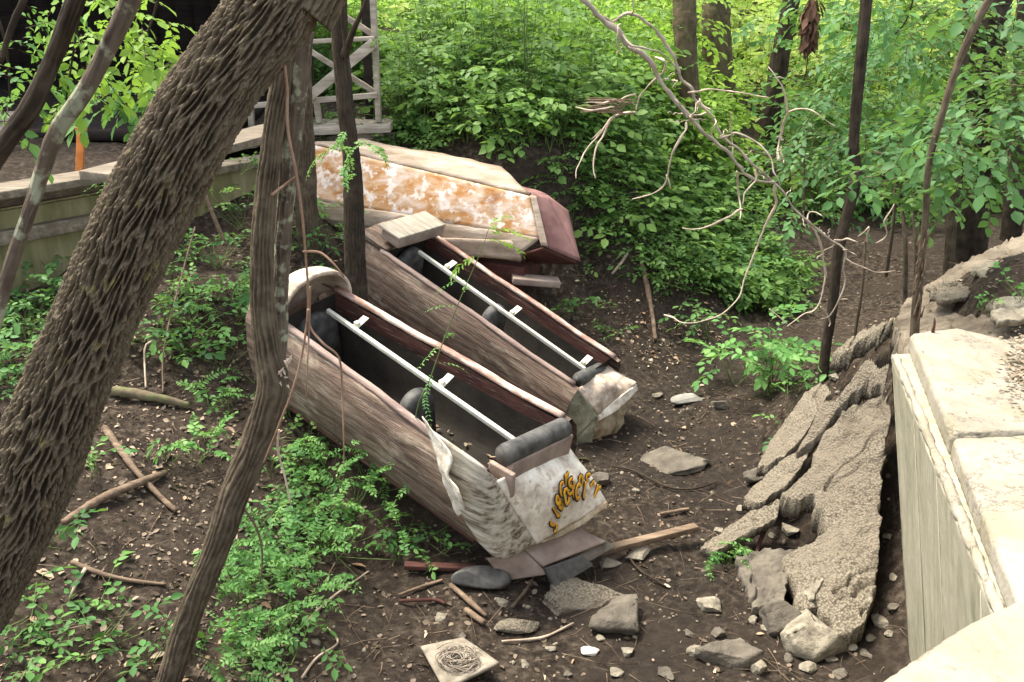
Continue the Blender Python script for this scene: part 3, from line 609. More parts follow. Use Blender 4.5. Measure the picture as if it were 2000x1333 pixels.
for k, (px, py, wv) in enumerate([(1500,1010,30),(1450,1000,24),(1540,1040,34),(1510,1050,20),(1475,975,22),(1560,900,24),(1430,1060,26),(1500,1230,30),(1470,1215,22),(1610,1270,26),(1655,1250,30),(1720,1215,30),(1400,1240,26),(1360,1275,30),(1630,740,24),(1600,800,20),(1580,1310,30),(1480,1310,34),(1645,1320,30),(1225,1275,26),(1075,1270,20),(1300,1318,34),(1205,1318,26),(1400,1040,22),(1620,1290,26),(1660,1265,22),(1700,1250,18),(1690,1280,20),(1735,1240,16),(1480,1180,24),(1345,1240,18),(980,1180,24),(860,1210,26),(905,1245,16),(1170,1250,18),(1285,775,20),(1265,1060,16),(1450,1130,20),(1240,960,16),(1110,1320,16),(1025,1300,18),(1310,1050,16),(1540,1290,22),(1745,1130,18),(1735,1050,16),(1745,1190,20)]):
    put_rock(px, py, wv, .8, .55, peb_label(px, py, k % 3, wv), rock if k % 3 else rockd, 'pebble', 'pebble', rot=k, group='small loose stones on the gully floor')

# ================================================================== BOATS
def paint(name, stops, wear, ws=3., sc3=(1., 6, 6), bump=.006, xr=None, spot=None, gr=0.):
    m = NT(name, .75, .25); n = m.noise(2.6, 8, sc3, .65); c = m.ramp(n, stops)
    nw = m.noise(ws, 8, (1, 2.2, 2.2), .7, .4)
    if xr is not None:
        sx = m.n('ShaderNodeSeparateXYZ'); m.l(m.tc.outputs['Object'], sx.inputs[0])
        g = m.n('ShaderNodeMapRange'); g.inputs[1].default_value = xr[0]; g.inputs[2].default_value = xr[1]; g.inputs[3].default_value = -.22; g.inputs[4].default_value = .14; m.l(sx.outputs[0], g.inputs[0])
        nw = m.math('ADD', nw, g.outputs[0])
    for lo, hi, cw, amt in wear: c = m.mix(m.ramp(nw, [(lo, 0.), (hi, amt)]), c, cw)
    if spot: c = m.mix(m.ramp(m.noise(spot[0], 5), [(spot[1], 0.), (spot[1] + .05, spot[3])]), c, spot[2])
    c = m.mix(m.ramp(m.noise(9, 9, (.5, 6, 10), .75), [(.56, 0.), (.66, .35)]), c, (.62, .55, .45)); c = m.mix(m.ramp(m.noise(5, 9, None, .75, .6), [(.56, 0.), (.66, .4)]), c, (.05, .035, .022))
    # plank grooves along the log
    wv = m.n('ShaderNodeTexWave', wave_type='BANDS', bands_direction='Z'); wv.inputs['Scale'].default_value = 4.2; wv.inputs['Distortion'].default_value = 5; wv.inputs['Detail'].default_value = 4; wv.inputs['Detail Scale'].default_value = 2.5
    mp = m.n('ShaderNodeMapping'); mp.inputs['Scale'].default_value = (.25, 1, 1); m.l(m.tc.outputs['Object'], mp.inputs[0]); m.l(mp.outputs[0], wv.inputs[0])
    c = m.mix(m.ramp(wv.outputs[1], [(.0, gr), (.25, 0.)]), c, (.035, .022, .016)); m.col(c)
    m.bump(m.math('ADD', m.math('MULTIPLY', wv.outputs[1], .6 * gr), m.noise(14, 7, sc3)), bump); return m.m
hull_m = paint('log_paint', [(.34, (.065, .043, .030)), (.48, (.14, .093, .066)), (.64, (.235, .17, .122))], [(.53, .66, (.36, .30, .215), .7)], 2.6, (.7, 6, 9), .008, gr=.35)
nose_m = paint('whitewashed_log', [(.38, (.13, .095, .065)), (.47, (.40, .34, .25)), (.58, (.60, .55, .44))], [(.6, .7, (.70, .65, .55), .7)], 3.4, (.8, 7, 11), .01, gr=.25)
deck_m = paint('flaking_cream_paint', [(.3, (.36, .28, .21)), (.48, (.70, .62, .50)), (.62, (.86, .80, .68))], [(.60, .68, (.28, .13, .09), .7)], 5., (3, 3, 3), .003, spot=(16, .6, (.36, .26, .16), .6))
hood_m = paint('faded_tan_hood', [(.3, (.22, .155, .11)), (.5, (.46, .36, .27)), (.68, (.62, .52, .41))], [(.6, .7, (.26, .17, .11), .6)], 4, (2, 4, 4), .004, spot=(14, .6, (.70, .62, .50), .6))
tan_m = paint('torn_fibreglass', [(.3, (.13, .09, .05)), (.5, (.38, .29, .18)), (.7, (.66, .56, .40))], [(.6, .68, (.20, .09, .05), .6)], 5, (2, 2, 2), .01)
green_m = paint('green_stained_fibreglass', [(.3, (.12, .11, .07)), (.5, (.34, .34, .23)), (.7, (.52, .50, .37))], [(.6, .7, (.2, .1, .06), .6)], 5, (2, 2, 2), .01)
rim_m = paint('faded_red_rim', [(.34, (.17, .08, .06)), (.48, (.34, .20, .15)), (.6, (.58, .45, .37))], [(.58, .66, (.68, .60, .51), .8)], 4, (1.2, 5, 5), .003)
near_m = paint('worn_brown_rim', [(.3, (.13, .085, .07)), (.5, (.24, .17, .14)), (.7, (.36, .28, .23))], [(.58, .7, (.44, .37, .28), .6)], 3, (.8, 5, 5), .004)
lin_m = paint('red_lining', [(.3, (.03, .014, .010)), (.5, (.075, .030, .022)), (.7, (.13, .06, .042))], [(.6, .7, (.05, .035, .02), .8)], 3, (1, 4, 4), .003)
in_m = M_simple('shade_dark_interior', (.012, .010, .008), (.035, .029, .021), 5, .9)  # deep cockpit shade is put into this near-black colour
inside_m = M_simple('shade_dark_liner', (.022, .019, .015), (.06, .05, .037), 4, .85)  # lining darkened in colour for the shadow inside the cockpit
pad_m = M_simple('black_vinyl', (.022, .022, .021), (.12, .112, .098), 13, .65, .002, spec=.4)
rail_m = M_simple('cream_rail', (.52, .50, .38), (.78, .75, .62), 9, .55, .001)
brk_m = M_simple('brown_bracket', (.17, .12, .095), (.36, .28, .22), 6, .8, .004)
orange_m = M_simple('orange_lettering', (.50, .22, .01), (.80, .42, .03), 14, .7); black_m = M_simple('black_outline', (.02, .015, .012), (.06, .05, .04), 14, .7)

class Boat:
    def __init__(s, name, pose, label, cat, group=None):
        s.T = np.array(pose[:3]); a, b, c = pose[3:6]; s.S = np.array(pose[6:9])
        s.R = np.array(Matrix.Rotation(a, 3, 'Z') @ Matrix.Rotation(b, 3, 'Y') @ Matrix.Rotation(c, 3, 'X'))
        s.k1, s.k2 = pose[9:11]
        s.o = empty(name, s.T, label, cat, group); s.o.rotation_euler = Matrix(s.R.tolist()).to_euler()
    def px(s, x, y, ax, val):   # local point (scaled coordinates) seen at a pixel on a local plane
        d = s.R.T @ ray(x, y); c = s.R.T @ (C0 - s.T); t = (val - c[ax]) / d[ax]; return c + d * t
    def warp(s, V): V = np.asarray(V, float).copy(); x = V[:, 0].copy(); return V * np.stack([0 * x + s.S[0], s.S[1] * (1 + s.k1 * x), s.S[2] * (1 + s.k2 * x)], 1)
    def part(s, name, V, Fs, mat, smooth=True, sc_=True, parent=None): return fast(name, s.warp(V) if sc_ else np.asarray(V), Fs, mat, parent or s.o, smooth, {'rnd': np.zeros(len(V))})
def grid_faces(n, m, wrap=False):
    i = np.arange(n - 1)[:, None] * m; j = np.arange(m if wrap else m - 1)[None]; k = (j + 1) % m
    return np.stack([i + j, i + k, i + m + k, i + m + j], -1).reshape(-1, 4)
def sheet(Pg, th, seed, amp=.006, fr=6.):
    """a wrinkled sheet with thickness from a grid of points (n,m,3)"""
    n, m, _ = Pg.shape; du = np.gradient(Pg, axis=0); dv = np.gradient(Pg, axis=1); N = np.cross(du, dv); N /= np.linalg.norm(N, axis=2)[..., None] + 1e-9
    P = Pg + N * (amp * fbm(Pg[..., 0] * fr, Pg[..., 1] * fr, Pg[..., 2] * fr, seed, 4))[..., None]
    T = P.reshape(-1, 3); Bk = (P - N * th).reshape(-1, 3); q = grid_faces(n, m); c = n * m
    bd = [(0, j) for j in range(m)] + [(i, m - 1) for i in range(1, n)] + [(n - 1, j) for j in range(m - 2, -1, -1)] + [(i, 0) for i in range(n - 2, 0, -1)]
    b = np.array([i * m + j for i, j in bd]); b2 = np.roll(b, -1)
    return np.vstack([T, Bk]), [np.vstack([q, q[:, ::-1] + c, np.stack([b, b + c, b2 + c, b2], 1)])]
def quadgrid(A, B, C, D, n=24, m=24, bulge=0., nv=None):
    """A-B top row, D-C bottom row"""
    u = np.linspace(0, 1, n)[:, None, None]; v = np.linspace(0, 1, m)[None, :, None]
    P = (1 - u) * ((1 - v) * A + v * B) + u * ((1 - v) * D + v * C)
    if bulge: P = P + bulge * 4 * np.sin(np.pi * u) * np.sin(np.pi * v) * .25 * np.asarray(nv)
    return P
def hull(b, x0, x1, xin0, xin1, mat=hull_m):
    prof = np.array([(.275, .50), (.312, .505), (.368, .425), (.385, .29), (.375, .15), (.338, .035), (.27, 0.)])
    # finer profile
    t = np.linspace(0, len(prof) - 1, 26); pr_ = np.stack([np.interp(t, np.arange(len(prof)), prof[:, k]) for k in (0, 1)], 1)
    full = np.vstack([pr_ * [-1, 1], (pr_)[::-1]]); xs_ = np.linspace(x0, x1, 90)
    G = np.zeros((90, len(full), 3)); G[..., 0] = xs_[:, None]; G[..., 1] = full[None, :, 0]; G[..., 2] = full[None, :, 1]
    w_ = .010 * fbm(G[..., 0] * 3, G[..., 1] * 5, G[..., 2] * 12, 60, 4); G[..., 1] += np.sign(G[..., 1]) * w_
    V, Fs = sheet(G, -.0, 1, 0.); V, Fs = G.reshape(-1, 3), [grid_faces(90, len(full))]
    hull_o = b.part('hull', V, Fs, mat)
    # cockpit liner
    pin = np.array([(.268, .495), (.262, .40), (.25, .12), (.22, .07)]); f2 = np.vstack([pin * [-1, 1], pin[::-1]]); xs2 = np.linspace(xin0, xin1, 30)
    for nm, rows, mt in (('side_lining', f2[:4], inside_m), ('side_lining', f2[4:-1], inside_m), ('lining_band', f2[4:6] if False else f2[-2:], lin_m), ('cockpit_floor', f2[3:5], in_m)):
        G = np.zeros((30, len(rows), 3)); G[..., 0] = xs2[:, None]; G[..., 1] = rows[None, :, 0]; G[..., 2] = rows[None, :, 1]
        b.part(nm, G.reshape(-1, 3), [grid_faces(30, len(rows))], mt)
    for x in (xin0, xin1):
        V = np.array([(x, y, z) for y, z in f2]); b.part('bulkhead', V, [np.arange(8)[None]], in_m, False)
    for s_ in (-1, 1):
        pts = [(x, s_ * (.292 + .004 * math.sin(x * 5 + s_)), .512 + .004 * math.sin(x * 7)) for x in np.linspace(xin0 - .02, xin1 + .02, 12)]
        V, Fs = tube(pts, .024, 8, .06, disp=lambda s, t, r: .006 * fbm(s * 9, t, None, 7)); V[:, 2] = .512 + (V[:, 2] - .512) * .75; b.part('rim', V, Fs, rim_m if s_ > 0 else near_m, parent=hull_o)
    for s_ in (-1, 1):
        pts = [(x, s_ * .318, .012) for x in np.linspace(x0, x1 - .1, 6)]
        V, Fs = tube(pts, .016, 6, .2); b.part('keel_trim', V, Fs, lin_m, parent=hull_o)
def cyl_pad(b, x, z, r, y0, y1, name='roll_pad'):
    ys_ = np.array([y0, y0 + .008, y0 + .02] + list(np.linspace(y0 + .05, y1 - .05, 8)) + [y1 - .02, y1 - .008, y1]); rr = np.array([.6, .85, 1] + [1] * 8 + [1, .85, .6]) * r
    V, Fs = tube(np.stack([0 * ys_ + x, ys_, 0 * ys_ + z], 1), rr, 20, None, disp=lambda s, t, q: .003 * fbm(s * 12, t * 2, None, 5)); return b.part(name, V, Fs, pad_m, sc_=False)
def seatback(b, x, y, z0, wd, ht, th, lean=.15):
    """rounded cushion: an arch-topped slab"""
    pr_ = []
    for k in range(15):
        a = math.pi * k / 14; pr_.append((wd / 2 * math.cos(a), z0 + ht - .4 * wd + .4 * wd * math.sin(a)))
    pr_ = [(wd / 2, z0)] + pr_ + [(-wd / 2, z0)]; n = len(pr_); V = []
    for dx, s_ in ((0, .86), (.012, .97), (.03, 1.), (th - .03, 1.), (th - .012, .97), (th, .86)):
        for (yy, zz) in pr_: zc = z0 + (zz - z0) * (s_ if zz > z0 + .05 else 1); V.append((x + dx - lean * (zc - z0), y + yy * s_, zc))
    q = grid_faces(6, n, True); o = b.part('seat_back', V, [q, np.arange(n)[None, ::-1], 5 * n + np.arange(n)[None]], pad_m, True, False); return o
def rail(b, x0, x1, y, z, clips, yclip):
    mb = MB(); mb.beam((x0, y, z), (x1, y, z), .028, .030, bev=.004); r_ = mb.build('hand_rail', rail_m, b.o)
    for x in clips:
        m2 = MB(); m2.beam((x, y + .014, z + .002), (x - .004, yclip, z + .03), .045, .006, bev=.001); m2.box((x, y + .03, z + .016), (.035, .02, .03), bev=.003); m2.build('clip', rail_m, b.o)

GB = 'log-shaped ride boats dumped in the gully'
def obb(b, name, p, q, wd, ht, mat, up=(0, 0, 1), bev=.008):
    mb = MB(); mb.beam(p, q, wd, ht, bev=bev, up=up); return mb.build(name, mat, b.o)
def ribbon(b, name, pl, pr, mat, th=.006, amp=.012, n=40, m=8, seed=3):
    L, _ = resample(pl, 0, .03); Rr, _ = resample(pr, 0, .03); t = np.linspace(0, 1, n)
    f = lambda A: np.stack([np.interp(t, np.linspace(0, 1, len(A)), A[:, k]) for k in range(3)], 1)
    L, Rr = f(L), f(Rr); v = np.linspace(0, 1, m)[None, :, None]; G = L[:, None] * (1 - v) + Rr[:, None] * v
    V, Fs = sheet(G, th, seed, amp, 9); return b.part(name, V, Fs, mat, True, False)
# ---------------- nearest boat
b = Boat('log_boat', (-.647, 5.578, .434, -.676, .16, .121, .795, 1.025, 1.147, .135, -.115), 'nearest brown log boat with black roll pad and orange lettering on its whitewashed nose', 'ride boat', GB)
hull(b, -1.5, 1.2, -1.16, 1.12)
y = b.px
# rear hood
def hood(b, xa, xb, rise, mat):
    n, m = 22, 26; G = np.zeros((n, m, 3))
    for i in range(n):
        t = i / (n - 1.); th = np.linspace(math.pi, 0, m); k = math.sqrt(max(0, 1 - (.85 * t) ** 2)); G[i, :, 0] = xa + (xb - xa) * t; G[i, :, 1] = .315 * np.cos(th) * (1 - .25 * t * t); G[i, :, 2] = .50 + rise * math.sqrt(max(0, 1 - t * t)) * np.sin(th) ** .8 - .30 * t ** 3
    V, Fs = sheet(G, .02, 8, .008); b.part('rear_hood', V, Fs, mat)
hood(b, -1.04, -1.55, .19, hood_m)
seatback(b, y(603, 600, 1, 0.)[0], .03, .18, .34, .40, .09, .1)
q = y(812, 775, 1, .02); seatback(b, q[0], .0, q[2] - .30, .24, .36, .10, .1)
zr = .50 * 1.147
r0, r1 = y(640, 607, 2, zr + .03), y(1006, 862, 2, zr - .10)
mb = MB(); mb.beam(r0, r1, .026, .03, bev=.004); rail_o = mb.build('hand_rail', rail_m, b.o)
for (u, v) in ((692, 628), (851, 745)):
    t = (u - 640) / 366.; t = t * .0 + t; p = r0 + (r1 - r0) * ((u - 640) / (1006 - 640) * 1.08 + (.0)); mb = MB(); mb.beam(p + [0, .012, .0], p + [-.005, .12, .03], .05, .006, bev=.001); mb.box(p + [0, .035, .018], (.035, .03, .03), bev=.003); mb.build('clip', rail_m, rail_o)
n0, n1 = y(985, 889, 1, -.27), y(1100, 836, 1, .30)
V, Fs = tube([n0, n0 + (n1 - n0) * .01, n0 + (n1 - n0) * .04, n0 + (n1 - n0) * .5, n0 + (n1 - n0) * .96, n0 + (n1 - n0) * .99, n1], [.042, .055, .062, .062, .062, .055, .042], 22, None, disp=lambda s, t, r: .003 * fbm(s * 10, t, None, 5)); b.part('roll_pad', V, Fs, pad_m, True, False)
obb(b, 'pad_bracket', n0 + [.045, -.02, -.10], n1 + [.045, .0, -.10], .045, .15, brk_m)
obb(b, 'pad_bracket', n0 + [-.07, -.03, -.14], n0 + [.10, -.03, -.14], .03, .16, brk_m)
A_, B_, C_, D_, E_ = y(975, 938, 1, -.36), y(1108, 872, 1, .33), y(1183, 979, 1, .36), y(1057, 1060, 1, -.12), y(983, 1092, 1, -.40)
top = [y(838, 840, 1, -.462), y(900, 882, 1, -.465), y(945, 916, 1, -.465), A_]; bot = [y(902, 1008, 1, -.462), y(940, 1066, 1, -.462), E_, D_]
n, m = 46, 26; t = np.linspace(0, 1, n); T_, _ = resample(top, 0, .02); B2, _ = resample(bot, 0, .02)
f_ = lambda A: np.stack([np.interp(t, np.linspace(0, 1, len(A)), A[:, k]) for k in range(3)], 1)
Tt, Bb = f_(T_), f_(B2); v = np.linspace(0, 1, m)[None, :, None]; G = Tt[:, None] * (1 - v) + Bb[:, None] * v + (np.sin(np.pi * v) * .02) * (1 - t[:, None, None] ** 3) * np.array([0, -1, .0])
V, Fs = sheet(G[:, ::-1], .008, 4, .010, 5); side_o = b.part('nose_side', V, Fs, nose_m, True, False)
a2_, d2_ = A_ + (A_ - B_) * .05 + [0, 0, .004], D_ + (D_ - C_) * .06 + [0, 0, .004]; G = quadgrid(a2_, B_, C_, d2_, 34, 34, .10, (.6, 0, .8)); V, Fs = sheet(G[::-1], .008, 9, .016, 6); pan_o = b.part('nose_panel', V, Fs, deck_m, True, False)
GN = G
# torn front lip rolled upward along the lower front edge
ribbon(b, 'torn_lip', [D_, (D_ * .5 + C_ * .5) + [0, 0, -.01], C_], [D_ + [.02, .0, .012], D_ * .5 + C_ * .5 + [.03, 0, -.03], C_ + [.015, 0, -.02]], tan_m, .008, .02)
ribbon(b, 'torn_edge', [y(824, 814, 1, -.46), y(842, 862, 1, -.47), y(858, 915, 1, -.50), y(872, 960, 1, -.49), y(893, 1010, 1, -.47)], [y(846, 842, 1, -.47), y(880, 892, 1, -.52), y(876, 930, 1, -.53), y(900, 968, 1, -.55), y(908, 1003, 1, -.48)], deck_m, .006, .02)
# lettering : rows of bubble strokes following an arc on the nose panel
gl = {'S': [(.4, .45), (.1, .5), (-.3, .35), (-.2, .1), (.2, -.1), (.3, -.35), (-.1, -.5), (-.4, -.42)], 't': [(0, .55), (0, -.4), (.25, -.5)], 'C': [(.35, .35), (0, .5), (-.35, .2), (-.35, -.2), (0, -.5), (.35, -.35)], 'K': [(-.3, .5), (-.3, -.5), (-.3, 0), (.3, .5), (-.2, .05), (.35, -.5)], 'D': [(-.3, .5), (-.3, -.5), (.2, -.4), (.35, 0), (.2, .4), (-.3, .5)], 'i': [(0, .3), (0, -.5)], 'o': [(.3, 0), (0, .35), (-.3, 0), (0, -.35), (.3, 0)]}
def on_nose(u, v):   # nearest point of the panel to the pixel ray
    d = b.R.T @ ray(u, v); c = b.R.T @ (C0 - b.T); d = d / np.linalg.norm(d); W = GN.reshape(-1, 3) - c; s_ = W @ d; k = np.argmin(np.linalg.norm(W - s_[:, None] * d, axis=1)); return c + d * s_[k], k
Nn = np.cross(B_ - A_, D_ - A_); Nn /= np.linalg.norm(Nn); Nn = Nn if Nn[2] > 0 else -Nn
arc = [(1112, 950, 30, 'S'), (1126, 960, 14, 'C'), (1139, 957, 6, 't'), (1092, 985, 54, 'o'), (1164, 962, -10, 'K'), (1079, 1024, 62, 'S'), (1083, 1000, 66, 't'), (1087, 977, 58, 'o'), (1096, 956, 50, 'C'), (1106, 937, 36, 'K'), (1118, 948, 20, 'i'), (1131, 944, 10, 'D'), (1144, 940, 4, 'S'), (1154, 950, -6, 'o'), (1120, 962, 30, 'o'), (1104, 968, 44, 'D')]
mo, mk = MB(), MB()
for (u, v_, an, ch) in arc:
    p, k = on_nose(u, v_); ex = y(u + 12, v_, 1, p[1]) - y(u, v_, 1, p[1]); ex = (B_ - A_) / np.linalg.norm(B_ - A_); ey = np.cross(Nn, ex); a = R(an - 30)
    e1 = ex * math.cos(a) + ey * math.sin(a); e2 = -ex * math.sin(a) + ey * math.cos(a); pts = [p + Nn * .012 + e1 * gx_ * .062 + e2 * gy_ * .085 for gx_, gy_ in gl[ch]]
    for mb_, rr_, h_ in ((mo, .0105, .012), (mk, .0190, .0075)):
        V, Fs = tube(pts, rr_, 8, .008, disp=lambda s, t, q: q * .35 * fbm(s * 60, t, None, 3)); nn_ = (V - p) @ Nn; V = V + Nn * (h_ - .012 + (.012 - nn_) * .78)[:, None]; mb_.add(V, Fs)
mo.build('lettering', orange_m, pan_o, True); mk.build('lettering_outline', black_m, pan_o, True)
B1 = b
# ---------------- second boat
b = Boat('log_boat', (-.25, 7.398, .265, -.603, .335, .026, .839, 1.017, 1.048, -.001, -.06), 'middle brown log boat with a crumpled torn nose, lying between the other two boats', 'ride boat', GB)
hull(b, -1.45, 1.2, -1.16, 1.12); y = b.px
zr = .50 * 1.048
r0, r1 = y(818, 492, 2, zr + .03), y(1142, 722, 2, zr - .06)
mb = MB(); mb.beam(r0, r1, .026, .03, bev=.004); rail_o = mb.build('hand_rail', rail_m, b.o)
for (u, v) in ((863, 507), (1000, 612), (1140, 715)):
    p = r0 + (r1 - r0) * ((u - 818) / (1142 - 818) * .95 + .03); mb = MB(); mb.beam(p + [0, .012, .0], p + [-.005, .14, .03], .05, .006, bev=.001); mb.box(p + [0, .035, .018], (.035, .03, .03), bev=.003); mb.build('clip', rail_m, rail_o)
q = y(962, 608, 1, .0); seatback(b, q[0], .0, q[2] - .30, .26, .36, .10, .1)
q = y(800, 492, 1, .0); seatback(b, q[0], .0, q[2] - .3, .30, .34, .09, .1)
# pad at the front, headrest box at the rear
n0, n1 = y(1130, 742, 1, -.20), y(1172, 722, 1, .22); V, Fs = tube([n0, n0 + (n1 - n0) * .03, n0 + (n1 - n0) * .5, n1 - (n1 - n0) * .03, n1], [.03, .055, .055, .055, .03], 18, None); b.part('roll_pad', V, Fs, pad_m, True, False)
h0, h1 = y(762, 466, 1, -.27), y(850, 440, 1, .27)
obb(b, 'headrest', h0 + [0, 0, .0], h1 + [0, 0, .0], .20, .085, brk_m, bev=.01)
obb(b, 'headrest', h0 + [-.02, -.01, .05], h1 + [-.02, .01, .05], .24, .022, greywood, bev=.006)
G = quadgrid(y(700, 455, 1, -.33), y(790, 420, 1, .3), y(845, 455, 1, .30), y(755, 490, 1, -.30), 16, 16, .03, (0, 0, 1)); V, Fs = sheet(G[::-1], .012, 2, .01); b.part('rear_hood', V, Fs, hull_m, True, False)
A_, B_, C_, D_ = y(1128, 760, 1, -.29), y(1187, 715, 1, .30), y(1242, 751, 1, .33), y(1166, 812, 1, -.16)
G = quadgrid(A_, B_, C_, D_, 24, 24, .05, (.5, 0, .9)); V, Fs = sheet(G[::-1], .010, 19, .045, 6); b.part('nose_panel', V, Fs, hood_m, True, False)
E_, F_ = y(1104, 874, 1, -.35), y(1143, 902, 1, -.22)
H_ = y(1208, 852, 1, .20); C2 = y(1232, 775, 1, .28)
G = quadgrid(y(1098, 772, 1, -.36), A_, D_, E_, 22, 22, .03, (0, -1, .3)); V, Fs = sheet(G[::-1], .01, 29, .025, 6); b.part('nose_side', V, Fs, green_m, True, False)
G = quadgrid(D_ - [.02, 0, .0], C2 - [.03, 0, 0], H_, F_, 26, 26, .03, (1, 0, .2)); V, Fs = sheet(G[::-1], .01, 39, .07, 6); b.part('nose_front', V, Fs, tan_m, True, False)
G = quadgrid(D_ - [.02, 0, .0], D_ + [0.02, .03, -.02], F_, E_, 16, 10, .02, (0, -1, .3)); V, Fs = sheet(G[::-1], .01, 49, .03, 6); b.part('nose_side', V, Fs, green_m, True, False)
ribbon(b, 'torn_lip', [D_, D_ * .5 + C_ * .5 + [0, 0, .01], C_], [D_ + [.03, .0, -.03], D_ * .5 + C_ * .5 + [.05, 0, -.05], C_ + [.03, 0, -.04]], deck_m, .008, .02)
# ---------------- upturned boat
W3 = lambda px_, py_, Y_: at(px_, py_, Y_)
oc = at(860, 400, 8.4); bo = empty('log_boat', oc, 'upturned log boat showing rusty orange peeling paint and a dull red bow', 'ride boat', GB)
up_m = NT('peeling_orange_paint', .8, .2); n1_ = up_m.noise(5, 7, (1, 1, 2), .65, .6); c = up_m.ramp(n1_, [(.28, (.30, .15, .08)), (.42, (.46, .22, .07)), (.53, (.54, .36, .22)), (.64, (.66, .52, .42))])
c = up_m.mix(up_m.ramp(up_m.noise(11, 6), [(.52, 0.), (.6, .9)]), c, (.78, .69, .60)); c = up_m.mix(up_m.ramp(up_m.noise(3, 6), [(.6, 0.), (.7, .7)]), c, (.22, .09, .05)); up_m.col(c); up_m.bump(n1_, .006); up_m = up_m.m
bei_m = M_wood('weathered_beige_hull', (.22, .16, .10), (.42, .33, .245), (.58, .49, .385), (1, 3, 3), 3.2)
red_m = M_simple('dull_red_paint', (.13, .06, .052), (.29, .155, .135), 3.5, .7, .003)
lines = {  # left and right pixel, depth
 'back': [(640, 300, 9.1), (985, 380, 8.75)], 'E0': [(709, 277, 8.85), (979, 329, 8.55)], 'Eb': [(652, 272, 8.7), (985, 352, 8.35)],
 'E1': [(607, 283, 8.5), (1035, 384, 8.15)], 'E2': [(618, 392, 8.3), (1056, 466, 8.0)], 'E3': [(628, 428, 8.28), (1022, 492, 7.98)], 'E4': [(650, 460, 8.34), (1018, 510, 8.0)]}
def strip(name, a, c_, mat, n=46, m=8, bul=.0, seed=1, amp=.012, par=bo, th=.02):
    (a0, a1), (b0, b1) = a, c_; A0, A1_, B0, B1_ = [W3(*p) - oc for p in (a0, a1, b0, b1)]
    G = quadgrid(A0, A1_, B1_, B0, m, n, bul, (0, -.5, .8)); V, Fs = sheet(G[::-1], th, seed, amp, 4); return fast(name, V, Fs, mat, par, True, {'rnd': np.zeros(len(V))})
strip('chine', lines['E0'], lines['E1'], bei_m, bul=.04, seed=3, amp=.03)
strip('bottom_panel', lines['E1'], lines['E2'], up_m, m=16, bul=.02, seed=4)
strip('chine', lines['E2'], lines['E3'], bei_m, bul=.03, seed=5)
strip('gunwale', lines['E3'], lines['E4'], brk_m, seed=6, amp=.01)
strip('gunwale', [(652, 456, 8.25), (1000, 470, 7.9)], [(700, 486, 8.25), (1020, 507, 7.88)], bei_m, seed=16, amp=.01, m=6)
strip('far_side', lines['back'], lines['E0'], brk_m, seed=7)
G = quadgrid(W3(607, 283, 8.5) - oc, W3(709, 277, 8.85) - oc, W3(650, 440, 9.0) - oc, W3(618, 430, 8.3) - oc, 8, 8); V, Fs = sheet(G, .02, 5, .01); fast('stern', V, Fs, bei_m, bo, True, {'rnd': np.zeros(len(V))})
R_ = lambda *p: W3(*p) - oc
for nm, q, mt in (('bow', [R_(1037, 378, 8.15), R_(1068, 384, 8.3), R_(1131, 512, 8.0), R_(1062, 482, 7.95)], red_m), ('bow', [R_(1008, 365, 8.5), R_(1068, 384, 8.32), R_(1068, 384, 8.3), R_(1037, 380, 8.15)], red_m),
                  ('bow', [R_(1066, 382, 8.3), R_(1108, 414, 8.45), R_(1131, 512, 8.04), R_(1131, 513, 8.0)], red_m), ('bow_underside', [R_(1022, 494, 7.97), R_(1062, 483, 7.95), R_(1130, 513, 8.0), R_(1030, 512, 8.3)], redwood),
                  ('batten', [R_(1035, 382, 8.13), R_(1047, 384, 8.13), R_(1070, 482, 7.94), R_(1056, 480, 7.94)], bei_m)):
    G = quadgrid(*q, 14, 14, .03 if nm == 'bow' else 0, (.5, -.5, .6)); V, Fs = sheet(G[::-1], .015, 9, .008); fast(nm, V, Fs, mt, bo, True, {'rnd': np.zeros(len(V))})
mb = MB(); mb.beam(W3(1000, 545, 7.95) - oc, W3(1092, 552, 8.0) - oc, .16, .06, bev=.01); mb.build('gunwale_end', brk_m, bo)
mb = MB(); mb.beam(W3(860, 500, 8.5) - oc, W3(1040, 530, 8.2) - oc, .5, .2, bev=.01); mb.build('inner_lining', redwood, bo)

# dead leaves and dirt lying in the cockpits
for bb, lb in ((B1, 'dead leaves and dirt lying on the cockpit floor of the nearest boat'), (b, 'dead leaves and dirt lying on the cockpit floor of the middle boat')):
    n = 170; L_ = np.stack([RS.uniform(-1., 1.0, n), np.clip(RS.randn(n) * .10, -.2, .2), .078 + .01 * RS.rand(n)], 1); P = bb.warp(L_) @ bb.R.T + bb.T; COCK = globals().get('COCK', []); COCK.append((P, lb))
# ---------------- wreckage under the nearest boat
def plank(name, a, c_, wd, th, mat, label, cat, up=(0, 0, 1), bev=.006):
    a, c_ = np.array(a), np.array(c_); m = (a + c_) / 2; mb = MB(); mb.beam(a - m, c_ - m, wd, th, bev=bev, up=up); o = mb.build(name, mat); o.location = m; return tag(o, label, cat)
sg = empty('wrecked_bench', atz(1090, 1090, .05), 'wrecked grey-brown bench panels with black padded ends jutting from under the nose', 'bench'); o_ = np.array(sg.location)
def qslab(name, q, th, mat, par, bev=.012, seed=3):
    P = [np.array(p) - o_ for p in q]; G = quadgrid(*P, 16, 16); V, Fs = sheet(G[::-1], th, seed, .006); fast(name, V, Fs, mat, par, False, {'rnd': np.zeros(len(V))})
qslab('panel', [atz(1000, 1060, .20), atz(1120, 1030, .20), atz(1180, 1062, .10), atz(1060, 1110, .10)], .03, brk_m, sg)
qslab('panel', [atz(950, 1090, .16), atz(1020, 1075, .17), atz(1072, 1120, .06), atz(985, 1128, .02)], .03, brk_m, sg, seed=5)
